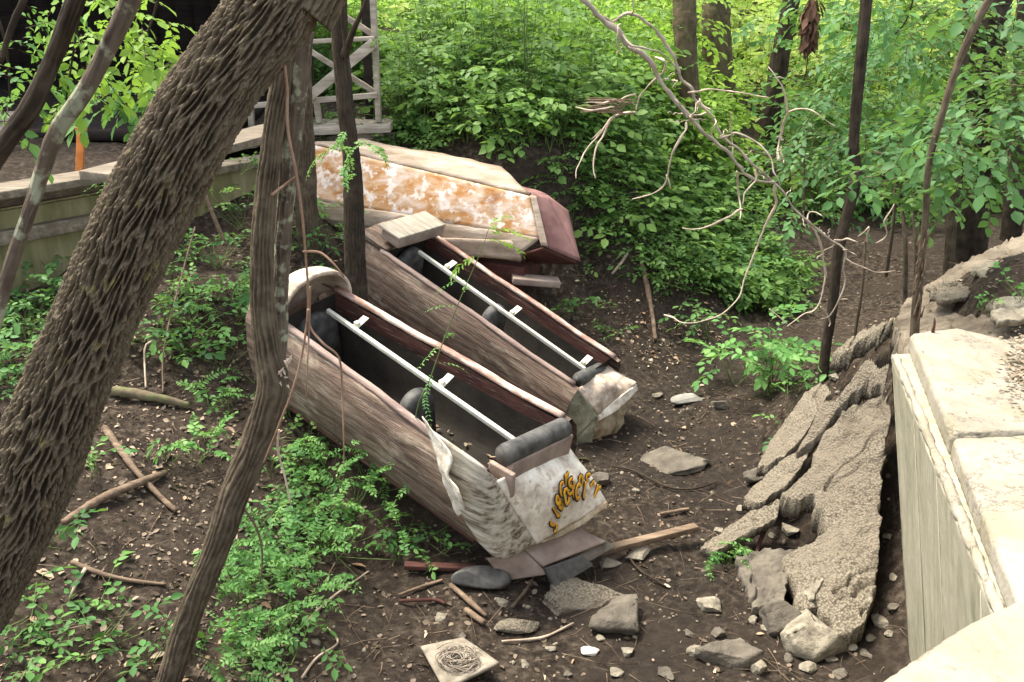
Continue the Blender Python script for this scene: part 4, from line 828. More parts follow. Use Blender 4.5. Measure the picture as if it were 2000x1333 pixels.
qslab('padded_end', [atz(1060, 1110, .11), atz(1130, 1085, .10), atz(1152, 1104, .03), atz(1078, 1150, .0)], .04, pad_m, sg)
qslab('padded_end', [atz(1120, 1092, .07), atz(1178, 1058, .09), atz(1198, 1072, .05), atz(1142, 1106, .04)], .03, rockd, sg)
V, Fc = rockmesh((.26, .13, .11), 77, 2, 4, .02); o = fast('black_cushion', V, Fc, pad_m, None, True); o.location = atz(940, 1132, .05); tag(o, 'rounded black cushion in the shade below the nearest boat', 'cushion')
plank('timber_plank', atz(1110, 1093, .06), atz(1360, 1030, .04), .055, .04, stick_m, 'long straight weathered plank lying to the right of the broken seat', 'plank')
plank('timber_plank', atz(790, 1105, .04), atz(930, 1110, .03), .05, .03, redwood, 'dark plank end half hidden under the nearest boat', 'plank')
# support blocks hidden in the dark under the hulls
for (p, q, wd, lb) in ((at(700, 930, 5.5), at(800, 900, 5.75), .12, 'dark log propping the nearest boat from below'),):
    pass
# square tile at the bottom
tl = empty('floor_tile', atz(897, 1300, .06), 'square buff tile with a nest of dry roots on it, lying on the dirt', 'tile'); o_ = np.array(tl.location)
qslab('plate', [atz(822, 1268, .06), atz(905, 1250, .07), atz(975, 1300, .07), atz(868, 1352, .06)], .02, M_simple('buff_tile', (.16, .13, .09), (.36, .31, .235), 14, .9), tl)
mb = MB()
for k in range(90):
    a = random.random() * 6.28; rr = .05 + random.random() * .035; c_ = np.array([random.uniform(-.03, .03), random.uniform(-.03, .03), .03 + random.random() * .03]); L = random.uniform(1.5, 4)
    mb.tube([c_ + rr * np.array([math.cos(a + t), .8 * math.sin(a + t), .1 * math.sin(3 * t + k)]) * (1 + .2 * math.sin(t * 2 + k)) for t in np.linspace(0, L, 6)], .0022, 4, .02, a=random.random())
mb.build('dry_roots', twig_grey, tl, True)

# ================================================================== TREES
def trunk_part(name, pts, rad, mat, parent, o_, kind='fine', seg=64, step=.01, amp=.012, seed=0):
    rm = float(np.mean(rad))
    def disp(s, t, r):
        circ = 2 * math.pi * rm
        if kind == 'net':
            nc = max(6, round(circ / .0205)); u = t / (2 * math.pi) * nc; v = s / .125 + 1.5 * vnoise(2.6 * np.cos(t) + 9, 2.6 * np.sin(t), s * 1.3, seed + 20) + .5 * vnoise(7 * np.cos(t), 7 * np.sin(t), s * 5, seed + 21)
            u = u + .5 * vnoise(s * 8, t * 1.5, None, seed) + .14 * vnoise(s * 20, t * 4, None, seed + 1); F1, F2 = worley(u + v * .25 * 0, v + .3 * vnoise(u * .7, v * .8, None, seed + 2), nc, seed)
            e = F2 - F1; q_ = np.clip((e - .10) / .50, 0, 1); h = 1 - q_ * q_ * (3 - 2 * q_)
            u2 = u * 2 + .3; G1, G2 = worley(u2, v * 2.2, 2 * nc, seed + 9); h2 = 1 - np.clip((G2 - G1) / .4, 0, 1)
            h = .85 * h + .12 * h2 + .34 * fbm(s * 60, t * rm * 170, None, seed + 4, 4) * (.35 + h) + .03
            lump = .02 * fbm(s * 1.6, t * .8, None, seed + 7, 3)
        else:
            a = t * max(3, round(circ / (.016 if kind == 'string' else .021))); ph = 1.6 * fbm(s * 5, t * 1.2, None, seed, 3) * 2.2
            h = .5 + .5 * np.sin(a + ph * 2) ; h = np.abs(h) ** .7 * (.7 + .5 * fbm(s * 12, t * 3, None, seed + 2, 3)) + .35 * fbm(s * 50, t * rm * 90, None, seed + 3, 3)
            lump = rm * .16 * fbm(s * 2.2, t * .7, None, seed + 7, 3)
        disp.h = h; return amp * (h - .5) + lump
    V, Fs = tube(pts, rad, seg, step, disp); h = np.clip(disp.h.ravel(), 0, 1); h = np.concatenate([h, [0] * (len(V) - len(h))])
    return fast(name, V - np.array(o_), Fs, mat, parent, True, {'rnd': h})
def path(*q): return [at(*p) for p in q]
def tree(name, label, cat, root): return empty(name, root, label, cat)
# --- big leaning tree
P = path((-330, 1560, 3.15), (-130, 1270, 3.15), (25, 1000, 3.2), (112, 800, 3.22), (190, 620, 3.25), (262, 450, 3.28), (338, 300, 3.3), (425, 160, 3.34), (525, 30, 3.38), (610, -110, 3.42), (720, -300, 3.5), (820, -520, 3.6))
root = np.array([P[0][0], P[0][1], min(P[0][2], 0.3)]); t_ = tree('leaning_tree', 'thick leaning tree with deeply furrowed brown bark in front of the shed and wall', 'tree', root)
trunk_part('trunk', P, [.21, .175, .148, .138, .134, .133, .132, .132, .136, .125, .10, .08], bark_big, t_, root, 'net', 560, .003, .024, 3)
trunk_part('limb', path((585, 10, 3.40), (625, -40, 3.42), (680, -110, 3.45), (760, -230, 3.5), (860, -420, 3.6)), [.11, .09, .075, .06, .045], bark_big, t_, root, 'net', 160, .008, .018, 4)
# --- curved double stemmed tree
P = path((312, 1420, 3.62), (330, 1333, 3.62), (372, 1200, 3.65), (415, 1090, 3.65), (468, 940, 3.68), (507, 850, 3.7), (534, 757, 3.7), (523, 680, 3.72), (511, 570, 3.75), (514, 430, 3.78), (528, 300, 3.8), (548, 170, 3.82), (562, 60, 3.85), (585, -60, 3.88), (610, -300, 3.9))
root = np.array([P[0][0], P[0][1], .1]); P[0] = P[0]; t_ = tree('crooked_tree', 'crooked slim brown tree with a kink and torn scar halfway up', 'tree', root)
trunk_part('trunk', [root] + P[1:], [.060, .056, .054, .056, .061, .064, .066, .054, .048, .043, .040, .040, .044, .05, .045], bark_mid, t_, root, 'fine', 90, .006, .008, 5)
P = path((538, 745, 3.76), (546, 660, 3.82), (549, 560, 3.85), (556, 430, 3.86), (568, 300, 3.86), (580, 180, 3.86), (590, 60, 3.86))
trunk_part('side_stem', P, [.03, .032, .030, .032, .036, .04, .045], bark_lichen, t_, root, 'fine', 48, .008, .006, 6)
mb = MB()
for k in range(14):
    p = at(552 + random.uniform(-8, 10), 745 + random.uniform(-45, 15), 3.66); mb.tube([p, p + [random.uniform(.0, .03), -.01, random.uniform(-.05, .05)]], [.006, .002], 5, .02, a=.9)
mb.build('torn_scar', twig_pale, t_, origin=root)
# --- dark upright behind it
def simple_tree(name, label, pts, rad, mat, seed, seg=40, kind='fine', limbs=(), amp=None, ext=True, group=None):
    P = path(*pts); r = P[0].copy()
    if ext:
        dv = P[0] - P[1]; dv = dv / max(abs(dv[2]), 1e-6); g = Hs(r[0], r[1]); hh = max(r[2] - g, 0) + .12; q = r + dv * hh * (1 if dv[2] < 0 else 0)
        if np.hypot(*(q - r)[:2]) > 1.6: q = r + (q - r) * 1.6 / np.hypot(*(q - r)[:2])
        q[2] = min(Hs(q[0], q[1]) - .12, r[2] - .05); P = ([q] + [q * .5 + r * .5] if hh > .6 else [q]) + P
    root = np.array([P[0][0], P[0][1], P[0][2]]); t_ = empty(name, root, label, 'tree', group); rad = [rad[0]] * (len(P) - len(rad)) + list(rad)
    trunk_part('trunk', P, rad, mat, t_, root, kind, seg, max(.008, .002 * P[1][1]), amp or .12 * rad[0], seed)
    for k, (lp, lr) in enumerate(limbs): trunk_part('limb', path(*lp), lr, mat, t_, root, kind, 14, .03, .05 * lr[0], seed + k)
    return t_, root
simple_tree('tree', 'straight dark slim trunk standing behind the rear of the nearest boat', [(696, 575, 7.15), (692, 450, 7.15), (688, 330, 7.15), (674, 200, 7.17), (664, 80, 7.2), (661, -20, 7.2), (655, -260, 7.3)], [.082, .074, .064, .060, .056, .054, .05], bark_dark, 12, 48, limbs=[([(672, 110, 7.15), (690, 60, 7.0), (712, 10, 6.9), (730, -60, 6.8)], [.03, .02, .012, .008])])
simple_tree('tree', 'grey-brown trunk rising just left of the upturned boat', [(600, 425, 7.9), (597, 330, 7.9), (590, 200, 7.9), (588, 80, 7.9), (592, -40, 7.9), (600, -300, 7.9)], [.09, .085, .078, .075, .072, .07], bark_mid, 14, 48)
# --- two leaning saplings in the upper left, near the lens
simple_tree('leaning_sapling', 'dark smooth leaning sapling in front of the shed', [(-420, 900, 2.3), (-250, 640, 2.25), (-60, 380, 2.2), (20, 265, 2.18), (62, 205, 2.16), (105, 110, 2.15), (155, -20, 2.1), (240, -240, 2.1)], [.024, .023, .021, .021, .022, .019, .018, .016], bark_dark, 20, 40)
simple_tree('leaning_sapling', 'lichen-spotted leaning sapling between the dark one and the thick leaning tree', [(-120, 1000, 2.3), (-40, 740, 2.3), (15, 540, 2.28), (55, 420, 2.25), (82, 338, 2.25), (112, 258, 2.22), (165, 180, 2.2), (212, 92, 2.18), (262, -20, 2.15), (330, -240, 2.1)], [.018, .018, .016, .015, .017, .018, .018, .018, .021, .019], bark_lichen, 22, 44)
mb = MB(); pts = path((2, 122, 2.6), (14, 78, 2.6), (32, 30, 2.6), (50, -10, 2.6), (90, -160, 2.6)); mb.tube(pts, [.006, .008, .009, .009, .008], 8, .02); tag(mb.build('hanging_twig', bark_dark), 'thin black hanging twig left of the dark leaning sapling', 'twig')
# --- trunks in the wood behind; label, points, radii, material
BT = [
 ('straight olive-brown trunk between the dead branch and the thicket', [(1345, 330, 11.6), (1342, 200, 11.7), (1338, 60, 11.8), (1336, -40, 11.9), (1334, -400, 12)], [.16, .14, .13, .13, .12], bark_far),
 ('broader trunk beside the olive-brown one, half veiled by leaves', [(1412, 300, 13.4), (1408, 180, 13.5), (1400, 60, 13.6), (1398, -40, 13.7), (1396, -400, 14)], [.22, .20, .19, .18, .17], bark_far),
 ('slanting dark trunk left of the hanging brown clump', [(1502, 260, 14.5), (1512, 200, 14.5), (1525, 110, 14.6), (1545, 0, 14.7), (1590, -250, 15)], [.15, .14, .13, .12, .11], bark_dark),
 ('dark broken trunk behind the mound, veiled by broad leaves', [(1893, 500, 9.4), (1898, 400, 9.4), (1905, 300, 9.45), (1915, 180, 9.5), (1936, 60, 9.5), (1952, -60, 9.6), (1975, -300, 9.8)], [.17, .155, .15, .14, .15, .15, .14], bark_dark),
 ('slim trunk pressed against the dark broken trunk', [(1852, 525, 9.0), (1860, 430, 9.0), (1868, 350, 9.05), (1880, 240, 9.1), (1886, 60, 9.2), (1890, -200, 9.2)], [.05, .045, .04, .035, .03, .03], bark_mid),
 ('dark bare trunk behind the mound, right of the broken trunk', [(1973, 480, 10.5), (1980, 380, 10.5), (1988, 270, 10.6), (1998, 100, 10.7), (2010, -100, 10.8)], [.11, .10, .095, .09, .085], bark_dark),
 ('far thin dark stem, the first tree right of the trestle', [(806, 110, 17), (812, 30, 17), (818, -60, 17), (830, -300, 17)], [.10, .09, .08, .07], bark_dark),
 ('far thicker dark stem rising from the hillside crest behind the trestle', [(842, 60, 18), (840, -10, 18), (836, -80, 18), (830, -300, 18)], [.13, .12, .11, .09], bark_dark),
 ('far trunk beyond the bright clearing', [(1470, 130, 24), (1476, 30, 24), (1482, -80, 24), (1490, -300, 24)], [.16, .15, .14, .13], bark_far),
 ('distant trunk right of the hanging brown clump', [(1640, 180, 20), (1645, 60, 20), (1655, -60, 20), (1670, -300, 20)], [.14, .13, .12, .11], bark_dark),
 ('distant trunk above the thicket, left of the dead branch', [(1085, 90, 20), (1090, 0, 20), (1096, -120, 20), (1100, -300, 20)], [.13, .12, .11, .10], bark_far),
]
TREES = []
for k, (lb, pts, rad, mt) in enumerate(BT): TREES.append(simple_tree('forest_tree', lb, pts, rad, mt, 40 + k, 28, group='tree trunks in the wood behind') + (pts,))
# --- saplings
t_s1, r_s1 = simple_tree('sapling', 'tall dark wavy sapling growing through the dead branch', [(1606, 808, 6.8), (1612, 690, 6.8), (1626, 600, 6.8), (1636, 500, 6.82), (1652, 430, 6.85), (1672, 345, 6.85), (1668, 280, 6.9), (1680, 130, 6.9), (1692, 0, 6.95), (1705, -200, 7)], [.042, .038, .036, .038, .042, .040, .036, .038, .040, .036], bark_dark, 60, 24)
t_s2, r_s2 = simple_tree('sapling', 'bent sapling with peeling tan bark behind the capping slab', [(1787, 640, 5.2), (1792, 570, 5.2), (1800, 500, 5.2), (1806, 440, 5.2), (1815, 320, 5.2), (1840, 225, 5.2), (1872, 125, 5.2), (1915, 28, 5.2), (1965, -60, 5.2), (2010, -260, 5.2)], [.025, .026, .021, .018, .017, .019, .019, .021, .02, .018], bark_mid, 62, 24)
mb = MB()
for k in range(26):
    yy = random.uniform(470, 640); xx = np.interp(yy, [440, 500, 570, 640], [1806, 1800, 1792, 1787]); p = at(xx + random.uniform(-11, 11), yy, 5.165); mb.tube([p, p + [random.uniform(-.01, .01), -.008, random.uniform(.03, .09)]], [.007, .002], 5, .03, a=.8)
mb.build('peeling_bark', stick_m, t_s2, origin=r_s2)
for (x0, y0, x1, y1, Y_, rr, lb) in ((1768, 575, 1762, 400, 8.2, .022, 'thin upright stem in the hollow left of the bent sapling'), (1788, 545, 1782, 420, 8.6, .016, 'thinnest stem in the hollow by the bent sapling'), (1672, 640, 1690, 470, 8.0, .014, 'thin leaning stem right of the wavy sapling'), (1733, 520, 1748, 360, 10, .02, 'thin stem far back in the hollow'), (1560, 500, 1570, 300, 11, .018, 'thin stem inside the thicket right of the dead branch')):
    simple_tree('sapling', lb, [(x0, y0, Y_), ((x0 + x1) / 2 + 4, (y0 + y1) / 2, Y_), (x1, y1, Y_ + .1)], [rr, rr * .9, rr * .7], bark_mid, int(x0), 12)
# --- dead branch hanging across the right half
o_ = at(1140, -10, 5.6); db = empty('dead_branch', o_, 'pale dead branch with curling twigs hanging down across the gully', 'branch')
def C4(*q, Y=5.6): return [at(1050 + x * .525, y_ * .525, Y + (d_[0] if d_ else 0)) for x, y_, *d_ in q]
def bpart(nm, q, r, mat=twig_grey, seg=8, kn=.0):
    q2, r2 = resample(q, r, .09); jj = np.random.RandomState(int(abs(q2[0][0] * 997)) % 999); q2 = q2 + jj.randn(*q2.shape) * .0062 * (1 if nm == 'limb' else .6); r2 = r2 * (.62 if nm == 'limb' else .85) * (1 + .16 * jj.randn(len(r2)))
    V, Fs = tube(q2, np.maximum(r2, .0018), seg, .015, disp=lambda s, t, rr: rr * .5 * fbm(s * 26, t * 1.2, None, 3) * 1.6); return fast(nm, V - o_, Fs, mat, db, True, {'rnd': np.full(len(V), .6)})
bpart('limb', C4((60, -260), (120, -120), (170, 0), (240, 72), (310, 122), (350, 178), (412, 224), (450, 282), (500, 362), (555, 432), (620, 490), (680, 545), (740, 602), (770, 642), (830, 672), (882, 684)), [.03, .028, .024, .026, .024, .022, .021, .020, .019, .018, .017, .016, .017, .014, .012, .010])
bpart('limb', C4((240, 64, .03), (300, 66, .05), (350, 58, .08), (400, 82, .1), (460, 140, .1), (500, 205, .1), (540, 290, .1), (590, 362, .1), (640, 430, .08), (700, 520, .05), (790, 600, 0), (880, 680, 0), (930, 745), (1005, 822), (1100, 892), (1142, 945), (1146, 1050), (1102, 1150), (1052, 1192)), [.014, .013, .013, .014, .014, .014, .014, .012, .011, .012, .011, .010, .010, .010, .010, .009, .008, .007, .004])
TW = [[(1005, 822), (1050, 900), (1070, 1020), (1050, 1130), (990, 1172), (930, 1212)], [(680, 515), (730, 498), (800, 525), (855, 570), (880, 640), (905, 690)], [(310, 122), (355, 172), (420, 186), (482, 212), (530, 280)],
      [(440, 215), (470, 225), (465, 270), (400, 330), (370, 380), (366, 415)], [(365, 418), (290, 430), (250, 470), (200, 540), (160, 600), (140, 668)], [(290, 430), (240, 500), (210, 600), (215, 665)], [(555, 455), (540, 510), (500, 570), (482, 660), (430, 720), (350, 745)], [(482, 655), (492, 700)],
      [(742, 640), (748, 700), (757, 770), (752, 815)], [(808, 630), (812, 670), (775, 720), (762, 760)], [(760, 775), (720, 800), (650, 840), (590, 852), (540, 850)], [(882, 684), (880, 760), (830, 890), (785, 990), (745, 1100), (690, 1165), (640, 1190)],
      [(895, 600), (898, 540), (915, 470), (932, 420), (918, 350), (890, 292), (860, 250)], [(932, 420), (990, 402), (1050, 430), (1105, 472)], [(918, 292), (890, 292)], [(555, 432), (600, 432), (640, 412)], [(720, 590), (725, 520), (715, 450), (722, 420)], [(500, 300), (515, 300), (500, 330)],
      [(1142, 960), (1200, 990), (1260, 1010), (1330, 1010)], [(1050, 1140), (1085, 1190), (1085, 1215)], [(365, 350), (300, 370), (240, 385), (180, 380)], [(290, 400), (250, 405), (200, 412), (140, 400)], [(930, 1205), (860, 1150), (740, 1100)][:2], [(1105, 892), (1150, 890), (1190, 900)],
      [(1260, 910), (1300, 870), (1290, 820), (1330, 760)], [(1225, 900), (1230, 850), (1190, 880)], [(640, 410), (600, 380), (630, 340)][:2], [(1000, 820), (1015, 790), (1060, 800)], [(350, 55), (355, 20), (345, -20)], [(300, 180), (295, 120), (310, 90)], [(560, 345), (640, 335), (760, 350), (860, 365)], [(240, 480), (205, 520)], [(470, 1168), (540, 1200), (640, 1190)]]
for k, q in enumerate(TW):
    q = [(x, y_, .12 * math.sin(k * 1.7 + i_ * .6)) if i_ else (x, y_) for i_, (x, y_) in enumerate(q)]; L = len(q)
    bpart('twig', C4(*q), list(np.linspace(.0085 if k < 13 else .006, .0035, L)), twig_pale if k not in (1, 2) else twig_grey, 7)
jr = random.Random(5)
for (x0, y0, x1, y1, nn_) in ((300, 130, 560, 430, 5), (560, 430, 880, 680, 7), (880, 690, 1140, 940, 6), (900, 600, 930, 420, 3), (480, 200, 780, 600, 4)):
    for k in range(nn_):
        t = jr.random(); x, y_ = x0 + (x1 - x0) * t, y0 + (y1 - y0) * t; a = jr.uniform(0, 6.28); L = jr.uniform(25, 95); q = [(x, y_)]
        for j_ in range(4): a += jr.uniform(-.45, .45); x += math.cos(a) * L / 4; y_ += math.sin(a) * L / 4 + 4; q.append((x, y_, jr.uniform(-.1, .1)))
        bpart('twig', C4(*q), [.0045, .004, .0035, .003, .002], twig_pale if k % 2 else twig_grey, 6)
mb = MB(); c0 = C4((270, 392))[0]
for k in range(34): a = random.uniform(-.35, .35); p = c0 + [random.uniform(-.05, .05), random.uniform(-.05, .05), random.uniform(-.04, .04)]; mb.tube([p - [random.uniform(.05, .16), 0, .02 * a], p, p + [random.uniform(.05, .12), 0, .06 * a]], [.0015, .0028, .0015], 4, .05, a=random.random())
mb.build('caught_grass', stick_m, db, origin=o_)
# hanging brown clump
c0 = at(1582, 52, 7.0)
def clump():
    n = 170; a = RS.rand(n) * 6.28; h = RS.uniform(-1, 1, n); rr = .052 * np.sqrt(np.clip(1 - h ** 2, 0, 1)) * (.4 + .7 * RS.rand(n)) * (1 - .25 * h * -1)
    P = c0 + np.stack([rr * np.cos(a), rr * np.sin(a), .17 * h + .03], 1); D = np.stack([.35 * np.cos(a) + .3 * RS.randn(n), .35 * np.sin(a) + .3 * RS.randn(n), -np.ones(n)], 1); N = np.stack([np.cos(a), np.sin(a), .4 * RS.randn(n)], 1)
    lv = leaves(P, D, N, .05 + .06 * RS.rand(n), .8, .05 + .6 * RS.rand(n)); o = empty('hanging_clump', c0, 'brown clump of dry leaves hanging beside the slanting dark trunk', 'leaf clump'); fast('dry_leaves', lv[0] - c0, lv[1], M_leaf('brown_dry_leaf', [(.05, .025, .014), (.12, .06, .034), (.22, .125, .075)], .1, .8), o, False, {'rnd': lv[2]})
    m = MB(); m.tube([c0 + [0, 0, -.36], c0 + [.008, 0, -.26], c0 + [.0, 0, -.1], c0 + [0, 0, .2], c0 + [.02, 0, .7], c0 + [.0, 0, 1.4]], [.002, .004, .006, .007, .008, .009], 6, .05); m.build('stem', bark_dark, o, True, origin=c0)
# --- vines in the left foreground
def vine(q, r, mat, label, Y0=3.35, branches=()):
    P = [at(x, y_, Y0 + .03 * math.sin(i_)) for i_, (x, y_) in enumerate(q)]; V, Fs = tube(P, r, 8, .015, disp=lambda s, t, rr: rr * .3 * fbm(s * 25, t, None, 2)); c = V.mean(0); o = fast('vine', V - c, Fs, mat, None, True, {'rnd': np.full(len(V), .5)}); o.location = c; tag(o, label, 'vine')
    for q2, r2 in branches:
        P = [at(x, y_, Y0 + .03 * math.sin(i_ * 2) * (i_ > 0)) for i_, (x, y_) in enumerate(q2)]; V, Fs = tube(P, r2, 7, .015); fast('tendril', V - c, Fs, mat, o, True, {'rnd': np.full(len(V), .5)})
vine([(556, -200), (550, -20), (546, 60), (560, 165), (562, 250), (578, 335), (590, 420), (597, 500), (602, 600), (590, 690), (572, 760), (545, 830), (515, 905)], [.0065, .0065, .0065, .006, .0052, .005, .005, .0045, .0045, .0045, .0045, .004, .004], vine_red, 'long red-brown vine hanging in front of the crooked tree',
     branches=[([(602, 605), (606, 640), (632, 672), (662, 700), (668, 760), (671, 850), (672, 915)], [.006, .005, .005, .004, .004, .003, .002]), ([(606, 560), (604, 640), (600, 720), (598, 780)], [.004, .004, .003, .002]), ([(592, 492), (625, 494), (652, 516), (672, 542)], [.005, .005, .004, .003]), ([(579, 345), (556, 362), (530, 382)], [.005, .005, .006])])
vine([(545, 840), (543, 880), (556, 930), (568, 985)], [.004, .0045, .004, .003], twig_pale, 'short pale vine end below the kink of the crooked tree')
vine([(470, 985), (500, 1030), (512, 1080), (508, 1140)], [.006, .006, .005, .004], stick_m, 'short brown vine behind the foot of the crooked tree', 3.9)

# ================================================================== VEGETATION
def poly_in(x, y, Q):
    r = np.zeros(np.shape(x), bool); m = len(Q)
    for a in range(m):
        (xa, ya), (xb, yb) = Q[a], Q[(a + 1) % m]; r ^= ((ya > y) != (yb > y)) & (x < (xb - xa) * (y - ya) / (yb - ya + 1e-9) + xa)
    return r
def project(P):
    v = P - C0; w_ = np.maximum(v @ fwv, .01); return 1000 + F * v[:, 0] / w_, 666.5 - F * (v @ upv) / w_
def scatter(n, xr, yr, Q=None, pad=0):
    x = RS.uniform(*xr, n); y_ = RS.uniform(*yr, n); z = H(x, y_); P = np.stack([x, y_, z], 1)
    if Q is not None: u, v = project(P); k = poly_in(u, v, Q); P = P[k]
    return P
def bushes(P, hgt, nsp, L, nl, ls, kind='alt', wid=1., droop=.6, tone=0., spread=.12, jit=.35):
    """many plants at once : every point gets nsp leafy twigs leaving its stem at different heights"""
    n = len(P); hgt = np.broadcast_to(hgt, (n,)) * (.6 + .8 * RS.rand(n)); Ls = []; St = []; tn = np.clip(.5 * RS.rand(n) + .25 + tone + .35 * fbm(P[:, 0] * .9, P[:, 1] * .9, None, 77), 0, 1)
    for k in range(nsp):
        f = (k + .5 + .6 * RS.rand(n)) / nsp; O = P + np.stack([RS.randn(n) * spread * f, RS.randn(n) * spread * f, hgt * f], 1)
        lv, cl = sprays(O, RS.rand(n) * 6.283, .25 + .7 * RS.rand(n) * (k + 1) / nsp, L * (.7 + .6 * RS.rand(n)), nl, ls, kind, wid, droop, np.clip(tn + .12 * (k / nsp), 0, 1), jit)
        Ls.append(lv); St.append((P, (P + O) / 2 + [0, 0, .01], O, cl[1], cl[2]))
    cols = [np.vstack([s_[i_] for s_ in St]) for i_ in range(5)]
    return cat_leaves(Ls), stems_mesh(cols, .004)
def stuff(name, label, parts, mat, cat):
    V, Fc, A = cat_leaves(parts); o = fast(name, V, Fc, mat, None, False, {'rnd': A}); return tag(o, label, cat, None, 'stuff')
def stem_stuff(name, label, parts, mat, cat='stems'):
    V = []; Fq = []; n = 0
    for v, f in parts: V.append(v); Fq.append(f + n); n += len(v)
    o = fast(name, np.vstack(V), np.vstack(Fq), mat, None, False, {'rnd': np.full(n, .5)}); return tag(o, label, cat, None, 'stuff')
hillQ = [(600, -400), (610, 215), (735, 230), (1420, -400), (1400, 250), (1440, 430), (1520, 520), (1500, 610), (1400, 590), (1330, 540), (1240, 500), (1130, 470), (1090, 380), (1000, 320), (880, 290), (740, 268)]
P = scatter(6500, (-3.2, 5.5), (8.6, 16), hillQ); P = P[(P[:, 1] > 10.6) | (P[:, 0] > -1.25)]; keep = (fbm(P[:, 0] * 1.3, P[:, 1] * 1.3, None, 55) > -.22); P = P[keep]
PF = P[P[:, 1] > 11.3]; P = P[P[:, 1] <= 11.9]
u_, v_ = project(P); hh_ = np.where(v_ > 320, .17, .34); km = RS.rand(len(P)) < .5
P = P[(v_ < 320) | (fbm(P[:, 0] * 1.6, P[:, 1] * 1.6, None, 59) > -.08)] if False else P
Lh, Sh = bushes(P[km], hh_[km], 4, .22, 11, .052, tone=-.16, spread=.10, jit=.45); Lh3, Sh3 = bushes(P[~km], hh_[~km], 4, .27, 6, .092, tone=.06, spread=.12, wid=1.2)
Lm, Sm = bushes(PF, .5, 5, .34, 8, .09, tone=-.1, spread=.15)
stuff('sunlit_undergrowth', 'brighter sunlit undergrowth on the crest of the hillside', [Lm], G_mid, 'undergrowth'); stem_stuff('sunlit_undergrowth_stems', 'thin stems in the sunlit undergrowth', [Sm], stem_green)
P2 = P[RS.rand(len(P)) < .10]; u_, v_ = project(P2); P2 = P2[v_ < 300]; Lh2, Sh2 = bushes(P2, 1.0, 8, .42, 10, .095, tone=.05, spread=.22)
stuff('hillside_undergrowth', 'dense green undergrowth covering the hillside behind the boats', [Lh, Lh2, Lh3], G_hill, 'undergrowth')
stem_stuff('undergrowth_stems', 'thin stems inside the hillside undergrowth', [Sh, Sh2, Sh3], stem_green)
rightQ = [(1400, -400), (2300, -400), (2300, 470), (1960, 440), (1830, 470), (1720, 435), (1600, 430), (1540, 430), (1440, 400)]
P = scatter(1500, (2.2, 12), (9.3, 17), rightQ); u_, v_ = project(P + [0, 0, .4]); P = P[~((u_ > 1415) & (u_ < 1560) & (P[:, 1] > 12))]; P = P[fbm(P[:, 0] * .8, P[:, 1] * .8, None, 65) > -.1]
Lr, Sr = bushes(P, .75, 6, .36, 9, .09, tone=-.05, spread=.2)
stuff('thicket', 'shady green thicket filling the low ground on the right', [Lr], G_hill, 'thicket'); stem_stuff('thicket_stems', 'thin stems inside the thicket on the right', [Sr], stem_green)
leftG = [[(-150, 500), (180, 520), (100, 760), (-150, 860)], [(330, 480), (500, 470), (500, 800), (420, 840), (300, 720)], [(570, 420), (700, 440), (700, 560), (600, 560)], [(380, 780), (560, 800), (700, 960), (840, 1090), (760, 1120), (600, 1333), (400, 1400), (430, 1180), (500, 1000)], [(20, 1160), (330, 1180), (330, 1333), (20, 1333)], [(60, 900), (220, 860), (160, 1060), (60, 1100)]]
parts = []; sp = []
for Q_, cnt in zip(leftG, (5200, 7000, 9000, 9000, 3600, 2600)):
    P = scatter(cnt, (-4.2, .2), (3, 9), Q_); P = P[fbm(P[:, 0] * 3, P[:, 1] * 3, None, 58) > .02]; P = P[RS.rand(len(P)) < .62]
    a_, b__ = bushes(P, .09, 2, .13, 6, .045, tone=.05, spread=.04); parts.append(a_); sp.append(b__)
stuff('ground_cover', 'patchy low green ground cover on the left bank', parts, G_herb, 'ground cover'); stem_stuff('ground_cover_stems', 'thin stems inside the ground cover on the left bank', sp, stem_green)
# far sunlit wood
n = 2600; x = RS.uniform(-16, 22, n); yy = RS.uniform(15.5, 40, n); P = np.stack([x, yy, H(x, yy, False)], 1); u, v = project(P + [0, 0, .6])
keep = ~((u > 1420) & (u < 1540) & (RS.rand(n) < .75)) & (u > -200) & (u < 2200); P = P[keep]
Lf, Sf = bushes(P, 2.2, 8, .9, 9, .19, tone=.02, spread=.5)
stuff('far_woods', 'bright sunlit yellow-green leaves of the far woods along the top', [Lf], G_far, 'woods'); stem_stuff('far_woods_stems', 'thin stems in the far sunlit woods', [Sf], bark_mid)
P = scatter(9000, (-14, 24), (15, 44)); lv, cl = sprays(P + [0, 0, .03], RS.rand(len(P)) * 6.28, .4 * RS.rand(len(P)), .5, 6, .16, 'alt', 1.1, .3)
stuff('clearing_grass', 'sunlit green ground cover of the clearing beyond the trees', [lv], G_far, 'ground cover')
# a wall of leaves closing the view far behind
n = 2600; x = RS.uniform(-34, 46, n); yy = RS.uniform(44, 52, n); z = RS.uniform(1.5, 13, n); lv, cl = sprays(np.stack([x, yy, z], 1), RS.rand(n) * 6.28, .3 + 0 * x, 1.9, 8, .55, 'alt', 1.1, .4)
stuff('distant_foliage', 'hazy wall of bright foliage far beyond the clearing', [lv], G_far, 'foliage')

ivyQ = [(600, 235), (740, 235), (1000, 280), (1130, 330), (1300, 330), (1500, 400), (1570, 520), (1560, 640), (1420, 600), (1300, 580), (1240, 540), (1150, 545), (1095, 470), (960, 360), (740, 290), (620, 290)]
P = scatter(16000, (-3.2, 5.5), (8.2, 14), ivyQ); P = P[fbm(P[:, 0] * 2, P[:, 1] * 2, None, 57) > -.16]; P = P[(P[:, 1] > 9.1) | (P[:, 0] > .6)]
Li, Si = bushes(P, .10, 2, .17, 6, .055, tone=-.05, spread=.05); stuff('ivy', 'low ivy-like leaves carpeting the foot of the hillside', [Li], G_hill, 'ivy')
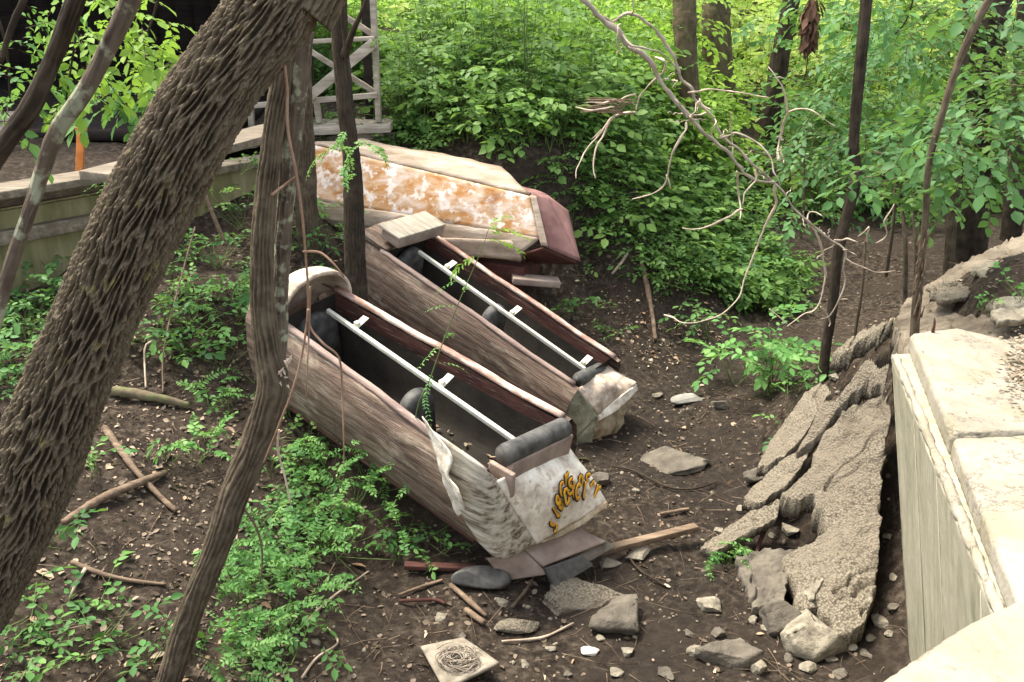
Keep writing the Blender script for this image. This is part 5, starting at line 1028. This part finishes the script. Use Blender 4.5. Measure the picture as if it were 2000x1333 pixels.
# ---- crowns of the trees and saplings that show leaves
def crown(root_o, rloc, O, L, nl, ls, mat, droop=.7, pit=.2, tone=0., yaw=None, kind='alt', wid=1., name='crown', twig=bark_mid, rr=.004):
    O = np.asarray(O); n = len(O); ya = RS.rand(n) * 6.28 if yaw is None else yaw + RS.randn(n) * .5
    lv, cl = sprays(O, ya, pit + .3 * RS.randn(n), L * (.7 + .6 * RS.rand(n)), nl, ls, kind, wid, droop, np.clip(.5 * RS.rand(n) + .25 + tone, 0, 1))
    V, Fc, A = lv; Sv, Sf_ = stems_mesh(cl, rr); c = fast(name, np.vstack([V, Sv]) - rloc, [Fc, Sf_ + len(V)], mat, root_o, False, {'rnd': np.concatenate([A, np.full(len(Sv), .5)])}); c.data.materials.append(twig); c.data.polygons.foreach_set('material_index', np.r_[np.zeros(len(Fc), np.int32), np.ones(len(Sf_), np.int32)]); return c
for t_, r_, pts in TREES:
    top = at(*pts[-1]); hgt = top[2] + 1.0; n = 60; R0 = 1.6
    O = np.stack([top[0] + RS.randn(n) * R0, top[1] + RS.randn(n) * R0, hgt + RS.randn(n) * .9 + 1.2], 1); O[:, 2] = np.maximum(O[:, 2], hgt - .8)
    crown(t_, r_, O, .9, 9, .16, G_hill)
# leaves with pixel centres: (x, y, depth, spread px, count, length, leaf, yaw)
def cloud(L_):
    O = []
    for (u, v, Yd, su, sv, n) in L_:
        for k in range(n): O.append(at(u + RS.randn() * su, v + RS.randn() * sv, Yd + RS.randn() * .22))
    return np.array(O)
crown(t_s1, r_s1, cloud([(1700, 290, 7.2, 60, 30, 22), (1640, 180, 7.4, 50, 50, 24), (1740, 120, 7.4, 50, 60, 30), (1600, 300, 7.4, 50, 30, 18), (1580, 400, 7.3, 30, 18, 8)]), .40, 11, .066, G_blue, .7, .1)
crown(t_s2, r_s2, cloud([(1820, 290, 5.6, 70, 30, 22), (1900, 330, 5.5, 45, 30, 16), (1950, 240, 5.7, 40, 40, 18), (1960, 20, 5.3, 40, 18, 8), (1740, 340, 5.9, 50, 30, 14), (1990, 130, 5.8, 30, 50, 12)]), .34, 9, .072, G_blue, .6, .1, wid=1.2)
for k in (3, 5):
    t_, r_, pts = TREES[k]; crown(t_, r_, cloud([(pts[2][0], 230, 9.0, 90, 60, 60), (pts[2][0] - 60, 80, 9.4, 80, 60, 60), (pts[2][0] - 120, 330, 9.0, 60, 30, 16)]), .5, 10, .09, G_hill, .6, .1, name='low_branches')
for k, c_ in ((1, [(1390, 230, 12.8, 40, 60, 30), (1370, 90, 12.6, 30, 60, 26), (1440, 330, 12.0, 60, 30, 40)]), (2, [(1600, 250, 12.5, 60, 50, 60), (1680, 60, 13, 70, 60, 70), (1760, 160, 13, 90, 80, 80)]), (0, [(1270, 60, 13, 70, 50, 50), (1180, 150, 12.6, 70, 50, 50)])):
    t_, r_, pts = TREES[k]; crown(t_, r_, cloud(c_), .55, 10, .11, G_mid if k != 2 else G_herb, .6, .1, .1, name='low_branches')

clump()
# ---- single plants
def herb(px, py, kind, hg, ns, label, mat, ls=.07, L=.24, nl=8, spread=.10, name='herb', cat='plant', base=None, lean=(0, 0), droop=.7, jit=.35):
    p = gp(px, py) if base is None else np.array(base); n = ns; t_ = empty(name, p, label, cat, 'leafy plants on the gully sides')
    k = np.arange(n); f = (.35 + .65 * RS.rand(n)); ya = RS.rand(n) * 6.28
    O = p + np.stack([RS.randn(n) * spread + lean[0] * f, RS.randn(n) * spread + lean[1] * f, hg * f], 1)
    lv, cl = sprays(O, ya, .2 + .8 * RS.rand(n), L * (.5 + .8 * RS.rand(n)), nl, ls, kind, 1. if kind == 'alt' else .85, droop * 1.2, None, jit if kind == 'alt' else .6)
    V, Fc, A = lv; fast('foliage', V - p, Fc, mat, t_, False, {'rnd': A})
    b0 = p + RS.randn(n, 3) * [.03, .03, 0] - [0, 0, .03]; Sv, Sf_ = stems_mesh([b0, (b0 + O) / 2 + RS.randn(n, 3) * .01, O, cl[1], cl[2]], .0032); fast('stems', Sv - p, Sf_, stem_green, t_, False, {'rnd': np.full(len(Sv), .5)}); return t_
PL = [  # px, py, kind, height, twigs, label, material, leaf, length, leaflets, spread
 (430, 720, 'alt', .22, 16, 'broad-leaved clump against the left side of the crooked tree', G_herb, .065, .2, 7, .16),
 (380, 640, 'alt', .22, 16, 'broad-leaved clump above the fallen log on the left slope', G_herb, .065, .2, 7, .18),
 (300, 680, 'alt', .18, 10, 'smaller herb right beside the leaning tree, halfway up', G_herb, .06, .18, 7, .12),
 (470, 620, 'alt', .25, 10, 'herb just left of the crooked tree, behind the broad-leaved clumps', G_herb, .06, .2, 7, .12),
 (60, 640, 'alt', .22, 14, 'herb patch left of the leaning tree, upper one below the mossy wall', G_herb, .06, .2, 7, .2),
 (20, 740, 'alt', .2, 10, 'lower herb patch behind the leaning tree', G_herb, .06, .2, 7, .15),
 (110, 560, 'alt', .2, 10, 'herb patch at the foot of the mossy wall', G_blue, .06, .2, 7, .2),
 (420, 520, 'alt', .22, 10, 'herb growing at the wall foot right of the leaning tree', G_herb, .055, .2, 7, .16),
 (620, 500, 'alt', .25, 12, 'herb between the crooked tree and the dark slim trunk', G_herb, .06, .2, 7, .12),
 (640, 560, 'alt', .2, 8, 'herb behind the rear hood of the nearest boat', G_herb, .05, .18, 7, .10),
 (600, 440, 'alt', .25, 10, 'herb at the stern of the upturned boat', G_herb, .06, .2, 7, .14),
 (180, 930, 'alt', .14, 6, 'yellowish low sprig right of the leaning tree', G_fern, .05, .2, 8, .08),
 (320, 900, 'alt', .16, 6, 'light green sprig on the bare left slope', G_fern, .055, .16, 6, .07),
 (100, 1060, 'alt', .18, 8, 'herb at the foot of the leaning tree', G_herb, .055, .18, 7, .12),
 (180, 1265, 'alt', .14, 14, 'spreading broad-leaved herb between the leaning tree and the crooked tree foot', G_herb, .062, .2, 6, .16),
 (290, 1290, 'alt', .12, 8, 'small herb left of the foot of the crooked tree', G_herb, .06, .16, 6, .08),
 (60, 1200, 'alt', .14, 7, 'small herb left of the spreading broad-leaved herb', G_herb, .05, .16, 6, .10),
 (390, 900, 'pin', .16, 8, 'feathery plant left of the crooked tree, halfway up its lower stem', G_fern, .034, .22, 12, .12),
 (420, 800, 'pin', .16, 8, 'feathery plant beside the kink of the crooked tree', G_fern, .034, .22, 12, .10),
 (470, 1180, 'pin', .25, 16, 'feathery plant right of the crooked tree near its foot', G_fern, .032, .24, 14, .14),
 (560, 1150, 'pin', .28, 22, 'large feathery shrub between the crooked tree and the largest feathery shrub', G_fern, .032, .26, 14, .17),
 (640, 1080, 'pin', .34, 26, 'largest feathery shrub, in front of the nearest boat', G_fern, .032, .28, 14, .20),
 (690, 1000, 'pin', .30, 18, 'feathery shrub overlapping the side of the nearest boat', G_fern, .032, .26, 14, .15),
 (640, 940, 'pin', .22, 12, 'feathery shrub just under the keel of the nearest boat', G_fern, .032, .24, 13, .14),
 (520, 1290, 'pin', .24, 18, 'feathery shrub nearest the viewer, right of the foot of the crooked tree', G_fern, .03, .24, 13, .15),
 (440, 1310, 'pin', .22, 12, 'feathery shrub touching the foot of the crooked tree', G_fern, .03, .22, 13, .10),
 (600, 870, 'alt', .2, 9, 'dark herb under the rear of the nearest boat', G_hill, .055, .2, 7, .14),
 (740, 960, 'pin', .40, 12, 'tall feathery sprays in front of the hull of the nearest boat', G_fern, .03, .22, 12, .12),
 (790, 1060, 'alt', .18, 9, 'broad-leaved herb in the shade under the nearest boat', G_herb, .055, .2, 7, .10),
 (860, 1075, 'alt', .12, 6, 'small leafy sprig beside the whitewashed nose side', G_herb, .045, .16, 6, .06),
 (820, 1120, 'alt', .10, 4, 'tiny sprig left of the black cushion', G_herb, .045, .12, 5, .04),
 (1430, 1105, 'pin', .12, 14, 'feathery plant at the foot of the broken slabs', G_fern, .028, .18, 11, .09),
 (1530, 860, 'alt', .10, 5, 'small herb at the foot of the wavy sapling', G_herb, .05, .16, 6, .06),
 (1560, 770, 'alt', .20, 10, 'herb between the wavy sapling and the leafy seedling', G_herb, .05, .2, 7, .12),
 (1500, 770, 'alt', .50, 26, 'layered leafy seedling left of the wavy sapling', G_fern, .085, .36, 11, .16),
 (1440, 750, 'alt', .34, 12, 'low leafy seedling reaching over the gully floor', G_fern, .08, .38, 10, .12),
 (1385, 665, 'alt', .30, 8, 'single spray of leaves in the middle of the gully', G_fern, .065, .32, 9, .07),
 (1160, 600, 'alt', .12, 8, 'sparse herb below the bow of the upturned boat', G_herb, .05, .16, 6, .14),
 (1190, 660, 'alt', .12, 7, 'sparse herb on the leaf-strewn bank', G_herb, .05, .16, 6, .12),
 (1080, 620, 'alt', .18, 8, 'herb under the far side of the middle boat', G_herb, .05, .18, 6, .14),
 (1440, 560, 'alt', .4, 12, 'leafy shrub at the lower edge of the thicket', G_herb, .07, .3, 9, .2),
 (1520, 520, 'alt', .45, 12, 'leafy shrub under the hanging dead branch', G_herb, .07, .3, 9, .2),
 (1330, 520, 'alt', .35, 14, 'dark leafy shrub where the hillside meets the gully', G_hill, .065, .28, 9, .25),
]
for (px, py, kd, hg, ns, lb, mt, ls, L, nl, sp) in PL: herb(px, py, kd, hg, ns, lb, mt, ls, L, nl, sp)
# plants on the abutment side and on the wall
herb(0, 0, 'alt', .12, 6, 'small pale green plant on the mound by the right edge', G_fern, .045, .14, 5, .06, base=atz(1990, 585, 1.63))
herb(0, 0, 'alt', .06, 5, 'tiny green sprig in a crack of the mound', G_fern, .03, .08, 5, .04, base=atz(1930, 600, 1.58))
herb(0, 0, 'alt', .10, 8, 'blue-green creeper tuft on top of the retaining wall', G_blue, .05, .16, 6, .1, base=at(470, 330, 8.0))
herb(0, 0, 'alt', .10, 6, 'creeper tuft hanging over the wall at the left trunk', G_blue, .05, .16, 6, .08, base=at(200, 385, 7.2))
herb(0, 0, 'alt', .3, 10, 'creeper climbing the mossy wall left of the crooked tree', G_hill, .05, .2, 7, .12, base=at(470, 440, 7.9))
# thin weed with bright drooping leaflets standing in front of the boats
p0 = gp(800, 905); wd = empty('weed', p0, 'thin tall weed with glowing yellow-green leaflets in front of the middle boat', 'plant')
wp = [p0 - [0, 0, .02]] + path((815, 800, 4.95), (840, 740, 4.9), (867, 664, 4.85), (905, 570, 4.8), (940, 490, 4.75), (955, 445, 4.72)); mb = MB(); mb.tube(wp, [.004, .004, .0035, .003, .0025, .002, .0015], 6, .03); mb.build('stem', stem_green, wd, True, origin=p0)
O = path((951, 455, 4.73), (948, 470, 4.73), (935, 500, 4.75), (952, 452, 4.72)); lv, cl = sprays(np.array(O), np.array([.35, -.1, 3.3, .9]), np.array([.35, .2, -.2, .7]), .2, 9, .042, 'pin', .6, .9); V, Fc, A = lv; fast('foliage', V - p0, Fc, G_yel, wd, False, {'rnd': A})
O = path((915, 548, 4.8), (905, 570, 4.8), (895, 600, 4.82), (867, 664, 4.85), (860, 675, 4.85), (850, 710, 4.87), (845, 730, 4.88), (828, 770, 4.92)); lv, cl = sprays(np.array(O), RS.rand(8) * 6.28, RS.rand(8) * .5 - .1, .2, 9, .022, 'pin', .7, .9); V, Fc, A = lv; fast('foliage', V - p0, Fc, G_fern, wd, False, {'rnd': A})

# sprays hanging on the left and in front of the shed
def hanging(label, L_, mat, ls, L, nl, wid, stempx, Ys, kind='alt', pit=.0, droop=.9):
    P = [at(x, y_, Ys) for x, y_ in stempx]; r0_ = P[0]; o = empty('leafy_branch', r0_, label, 'branch'); mb = MB(); mb.tube(P, list(np.linspace(.012, .004, len(P))), 6, .05); mb.build('branch_wood', bark_dark, o, True, origin=r0_)
    crown(o, r0_, cloud(L_), L, nl, ls, mat, droop, pit, .15, None, kind, wid, 'foliage', bark_dark, .003); return o
hanging('bright leafy branch between the leaning saplings and the thick trunk', [(290, 60, 4.6, 30, 40, 16), (250, 130, 4.6, 30, 25, 10), (330, 100, 4.6, 14, 22, 6)], G_yel, .055, .20, 9, 1.1, [(330, -260), (320, -60), (300, 30), (270, 110)], 4.6)
hanging('green leafy branch in the gap between the two leaning saplings', [(150, 70, 4.8, 20, 50, 14), (130, 190, 4.7, 16, 20, 8), (190, 40, 4.8, 20, 30, 8)], G_yel, .06, .22, 8, 1.1, [(190, -260), (170, -60), (150, 60), (130, 190)], 4.75)
hanging('layered green branch reaching left from the thick trunk above the yard', [(250, 190, 5.4, 40, 12, 12), (200, 165, 5.6, 40, 16, 10), (300, 160, 5.5, 30, 12, 8)], G_herb, .07, .26, 8, 1., [(420, 60), (340, 120), (250, 175), (190, 190)], 5.4)
hanging('leafy green branch behind the thin black twig', [(30, 60, 4.5, 30, 40, 12), (20, 180, 4.6, 25, 40, 12)], G_herb, .06, .22, 8, 1., [(-60, -260), (-30, -40), (10, 80), (20, 200)], 4.55)
hanging('fern-like spray in front of the dark slim trunk', [(700, 300, 6.0, 26, 22, 8), (650, 280, 6.1, 22, 14, 5)], G_fern, .03, .2, 12, .8, [(655, -260), (670, 60), (690, 220), (700, 300)], 6.05, 'pin')
hanging('hanging bright branch between the wavy sapling and the bent sapling', [(1780, 60, 8.2, 60, 40, 26), (1700, 40, 8.4, 40, 30, 12)], G_herb, .09, .36, 9, 1., [(1800, -300), (1790, -60), (1770, 40), (1720, 90)], 8.2)

# ---- fallen sticks and logs
def stick(q, r, label, mat=stick_m, name='stick', cat='stick', lift=.01, amp=.2, seg=9):
    P = [gp(x, y_) + [0, 0, r[i_ if i_ < len(r) else -1] + (lift if np.isscalar(lift) else lift[i_])] for i_, (x, y_) in enumerate(q)]; V, Fs = tube(P, list(r) if len(r) == len(P) else list(np.interp(np.linspace(0, 1, len(P)), np.linspace(0, 1, len(r)), r)), seg, .02, disp=lambda s, t, rr: rr * amp * 2 * fbm(s * 14, t * 1.2, None, 6)); c = V.mean(0); o = fast(name, V - c, Fs, mat, None, True, {'rnd': np.full(len(V), .4)}); o.location = c; return tag(o, label, cat)
stick([(215, 775), (290, 785), (370, 800)], [.035, .032, .022], 'thick bark-covered log end lying behind the leaning tree', M_bark('log_bark', (.06, .045, .03), (.14, .11, .07), (.25, .2, .13), (.16, .18, .07), 0.), 'log', 'log')
stick([(205, 845), (260, 920), (300, 965), (345, 1005)], [.022, .02, .018, .014], 'pale stick pointing down the left slope, broken at its end')
stick([(125, 1030), (200, 985), (270, 955), (325, 932)], [.018, .024, .024, .02], 'brown stick lying across the pale stick on the left slope')
stick([(142, 1105), (190, 1125), (250, 1140), (325, 1148)], [.012, .013, .011, .009], 'curved thin stick on the lower left slope')
stick([(168, 1118), (150, 1145), (137, 1172)], [.010, .008, .005], 'short forked twig below the curved thin stick', twig_pale)
stick([(395, 560), (330, 700), (318, 770)], [.006, .006, .006], 'thin dead stem standing left of the crooked tree', stick_m, lift=[.45, .15, 0])
stick([(300, 695), (286, 705), (285, 760)], [.006, .006, .006], 'hooked dead stem near the thick log end', twig_pale, lift=[.1, .08, 0])
stick([(1250, 512), (1262, 560), (1270, 600), (1280, 670)], [.022, .026, .024, .018], 'pale bent stick lying on the leaf-strewn bank')
stick([(1225, 500), (1212, 520), (1195, 540)], [.014, .014, .01], 'short pale stick at the top of the leaf-strewn bank', twig_pale)
stick([(1195, 915), (1240, 925), (1300, 955), (1350, 960), (1400, 945)], [.006, .008, .009, .008, .004], 'thin root snaking across the middle of the gully', bark_dark)
stick([(1215, 1055), (1240, 1110), (1300, 1150)], [.007, .008, .005], 'thin dark twig right of the broken seat', bark_dark)
stick([(1540, 985), (1500, 1050), (1478, 1090), (1470, 1165)], [.014, .014, .013, .010], 'dark stick leaning from the slabs down to the gully floor', redwood, lift=[.14, .1, .05, 0])
stick([(780, 1168), (830, 1150), (865, 1138)], [.009, .010, .008], 'small brown stick left of the black cushion')
stick([(780, 1180), (850, 1178), (870, 1185)], [.010, .010, .008], 'red-brown stick parallel to the gully in front of the boats', redwood)
stick([(880, 1150), (920, 1185), (950, 1210)], [.014, .016, .010], 'bark strip in front of the black cushion')
stick([(910, 1200), (945, 1225)], [.018, .016], 'short thick chip of bark left of the pebbly stone', stick_m)
stick([(980, 1258), (1060, 1250), (1120, 1222)], [.006, .007, .006], 'pale thin stick below the flat rubble piece', twig_pale)
stick([(580, 1240), (640, 1180), (720, 1120)], [.006, .007, .004], 'long thin pale twig between the largest feathery shrub and the tile', twig_pale)
stick([(1290, 1010), (1345, 1000)], [.012, .012], 'short brown stick end above the long plank')
stick([(1000, 1190), (1030, 1160), (1045, 1135)], [.010, .009, .007], 'short dark stick between the cushion and the rubble', bark_mid, lift=[0, .03, .05])
stick([(590, 1330), (620, 1290), (660, 1260), (640, 1230)], [.007, .006, .005, .004], 'pale forked twig left of the square tile', twig_pale)
# ---- leaf litter, crumbs and little twigs
def litter(n, xr, yr, Q, size, lab, name, mat, cs=(0, 1), zoff=.006, dens=None):
    P = scatter(n, xr, yr, Q)
    if dens is not None: P = P[fbm(P[:, 0] * 1.5, P[:, 1] * 1.5, None, dens) > RS.uniform(-.4, .25, len(P))]
    m = len(P); a = RS.rand(m) * 6.28; D = np.stack([np.cos(a), np.sin(a), RS.randn(m) * .25], 1); N = np.stack([RS.randn(m) * .6, RS.randn(m) * .6, np.ones(m)], 1)
    return P + [0, 0, zoff], D, N, size * (.5 + RS.rand(m) ** 2), .8 + .6 * RS.rand(m), cs[0] + (cs[1] - cs[0]) * RS.rand(m)
allQ = [(-200, 380), (2000, 380), (2100, 1500), (-200, 1500)]; bankQ = [(1100, 520), (1250, 480), (1420, 600), (1400, 700), (1250, 720), (1180, 640)]; leftQ = [(-100, 650), (560, 650), (560, 1400), (-100, 1400)]
parts = []
for a_ in (litter(20000, (-4.5, 4.5), (3, 11), allQ, .030, '', '', None, (0, .42), dens=90), litter(9000, (-4, 1), (3, 8), leftQ, .034, '', '', None, (.0, .72)), litter(4500, (.3, 3), (6, 10), bankQ, .036, '', '', None, (.3, 1.)), litter(260, (-4, 4), (3, 10), allQ, .075, '', '', None, (.55, 1.))):
    parts.append(leaves(*a_[:3], a_[3], a_[4], a_[5]))
stuff('leaf_litter', 'brown and tan dead leaves scattered over the dirt', parts, litter_m, 'leaf litter')
P = scatter(3200, (-4.5, 4.5), (3, 11), allQ); a = RS.rand(len(P)) * 6.28; L = .04 + .12 * RS.rand(len(P)) ** 2; d_ = np.stack([np.cos(a) * L, np.sin(a) * L, RS.randn(len(P)) * .01], 1)
Sv, Sf_ = stems_mesh([P - d_ + [0, 0, .008], P + RS.randn(len(P), 3) * .006 + [0, 0, .012], P + d_ + [0, 0, .01]], .0015 + .003 * RS.rand(len(P)) ** 2); tag(fast('twig_litter', Sv, Sf_, stick_m, None, False, {'rnd': np.full(len(Sv), .5)}), 'tiny broken twigs scattered over the dirt', 'twig litter', None, 'stuff')
b_ = bmesh.new(); bmesh.ops.create_icosphere(b_, subdivisions=1, radius=1.); bv = np.array([v.co[:] for v in b_.verts]); bf = np.array([[v.index for v in f.verts] for f in b_.faces]); b_.free()
P = scatter(1700, (-3.5, 4), (3, 10), allQ); P = P[fbm(P[:, 0] * 2, P[:, 1] * 2, None, 95) > RS.uniform(-.4, .3, len(P))]; sz = .004 + .012 * RS.rand(len(P)) ** 3 + .003; n = len(P)
V = P[:, None] + sz[:, None, None] * bv[None] * (1 + .5 * RS.randn(n, 1, 3) * .4) * (1 + .25 * RS.randn(n, len(bv), 1)); Fb = (bf[None] + len(bv) * np.arange(n)[:, None, None]).reshape(-1, 3)
tag(fast('grit', V.reshape(-1, 3), Fb, rock, None, False), 'fine gravel and crumbs of concrete on the gully dirt', 'gravel', None, 'stuff')
for P, lb in COCK:
    n = len(P); a = RS.rand(n) * 6.28; V, Fc, A = leaves(P, np.stack([np.cos(a), np.sin(a), .3 * RS.randn(n)], 1), np.stack([.5 * RS.randn(n), .5 * RS.randn(n), np.ones(n)], 1), .02 + .03 * RS.rand(n), 1., .1 + .8 * RS.rand(n)); tag(fast('leaf_debris', V, Fc, litter_m, None, False, {'rnd': A}), lb, 'leaf litter', None, 'stuff')
herb(0, 0, 'alt', .10, 5, 'small sprig growing inside the cockpit of the nearest boat', G_herb, .04, .14, 6, .05, base=COCK[0][0][np.argmin(np.abs(COCK[0][0][:, 1] - 5.02))])
# dead leaves and dark debris on the capping slab
P = np.array([atz(u, v, 1.70) for u, v in np.stack([RS.normal(1992, 16, 260), RS.normal(715, 34, 260)], 1)]); n = len(P); a = RS.rand(n) * 6.28
V, Fc, A = leaves(P, np.stack([np.cos(a), np.sin(a), .1 * RS.randn(n)], 1), np.stack([.4 * RS.randn(n), .4 * RS.randn(n), np.ones(n)], 1), .018 + .015 * RS.rand(n), 1., .1 + .5 * RS.rand(n)); tag(fast('leaf_heap', V, Fc, litter_m, None, False, {'rnd': A}), 'heap of dark dead leaves on the capping slab at the right edge', 'leaf litter', None, 'stuff')
for (zz, uu, vv, n, nm, lb) in ((1.695, (1800, 2000), (660, 1000), 70, 'leaf_scatter', 'few dead leaf scraps scattered over the capping slab'),):
    P = np.array([atz(RS.uniform(*uu), RS.uniform(*vv), zz) for k in range(n)]); P = P[(P[:, 0] > 1.35 + .2 * (P[:, 1] - 2.4) + .14) | (zz > 2)]; n = len(P); a = RS.rand(n) * 6.28
    V, Fc, A = leaves(P, np.stack([np.cos(a), np.sin(a), .1 * RS.randn(n)], 1), np.stack([.4 * RS.randn(n), .4 * RS.randn(n), np.ones(n)], 1), (.006 + .018 * RS.rand(n) ** 2), .6, .1 + .8 * RS.rand(n)); tag(fast(nm, V, Fc, litter_m, None, False, {'rnd': A}), lb, 'leaf litter', None, 'stuff')
mb = MB(); p = atz(1822, 650, 1.69); mb.tube([p, p + [0, 0, .05], p + [-.004, .0, .075]], [.008, .006, .002], 6, .02); tag(mb.build('rusty_bolt', redwood), 'rusty bolt standing on the far edge of the capping slab', 'bolt')
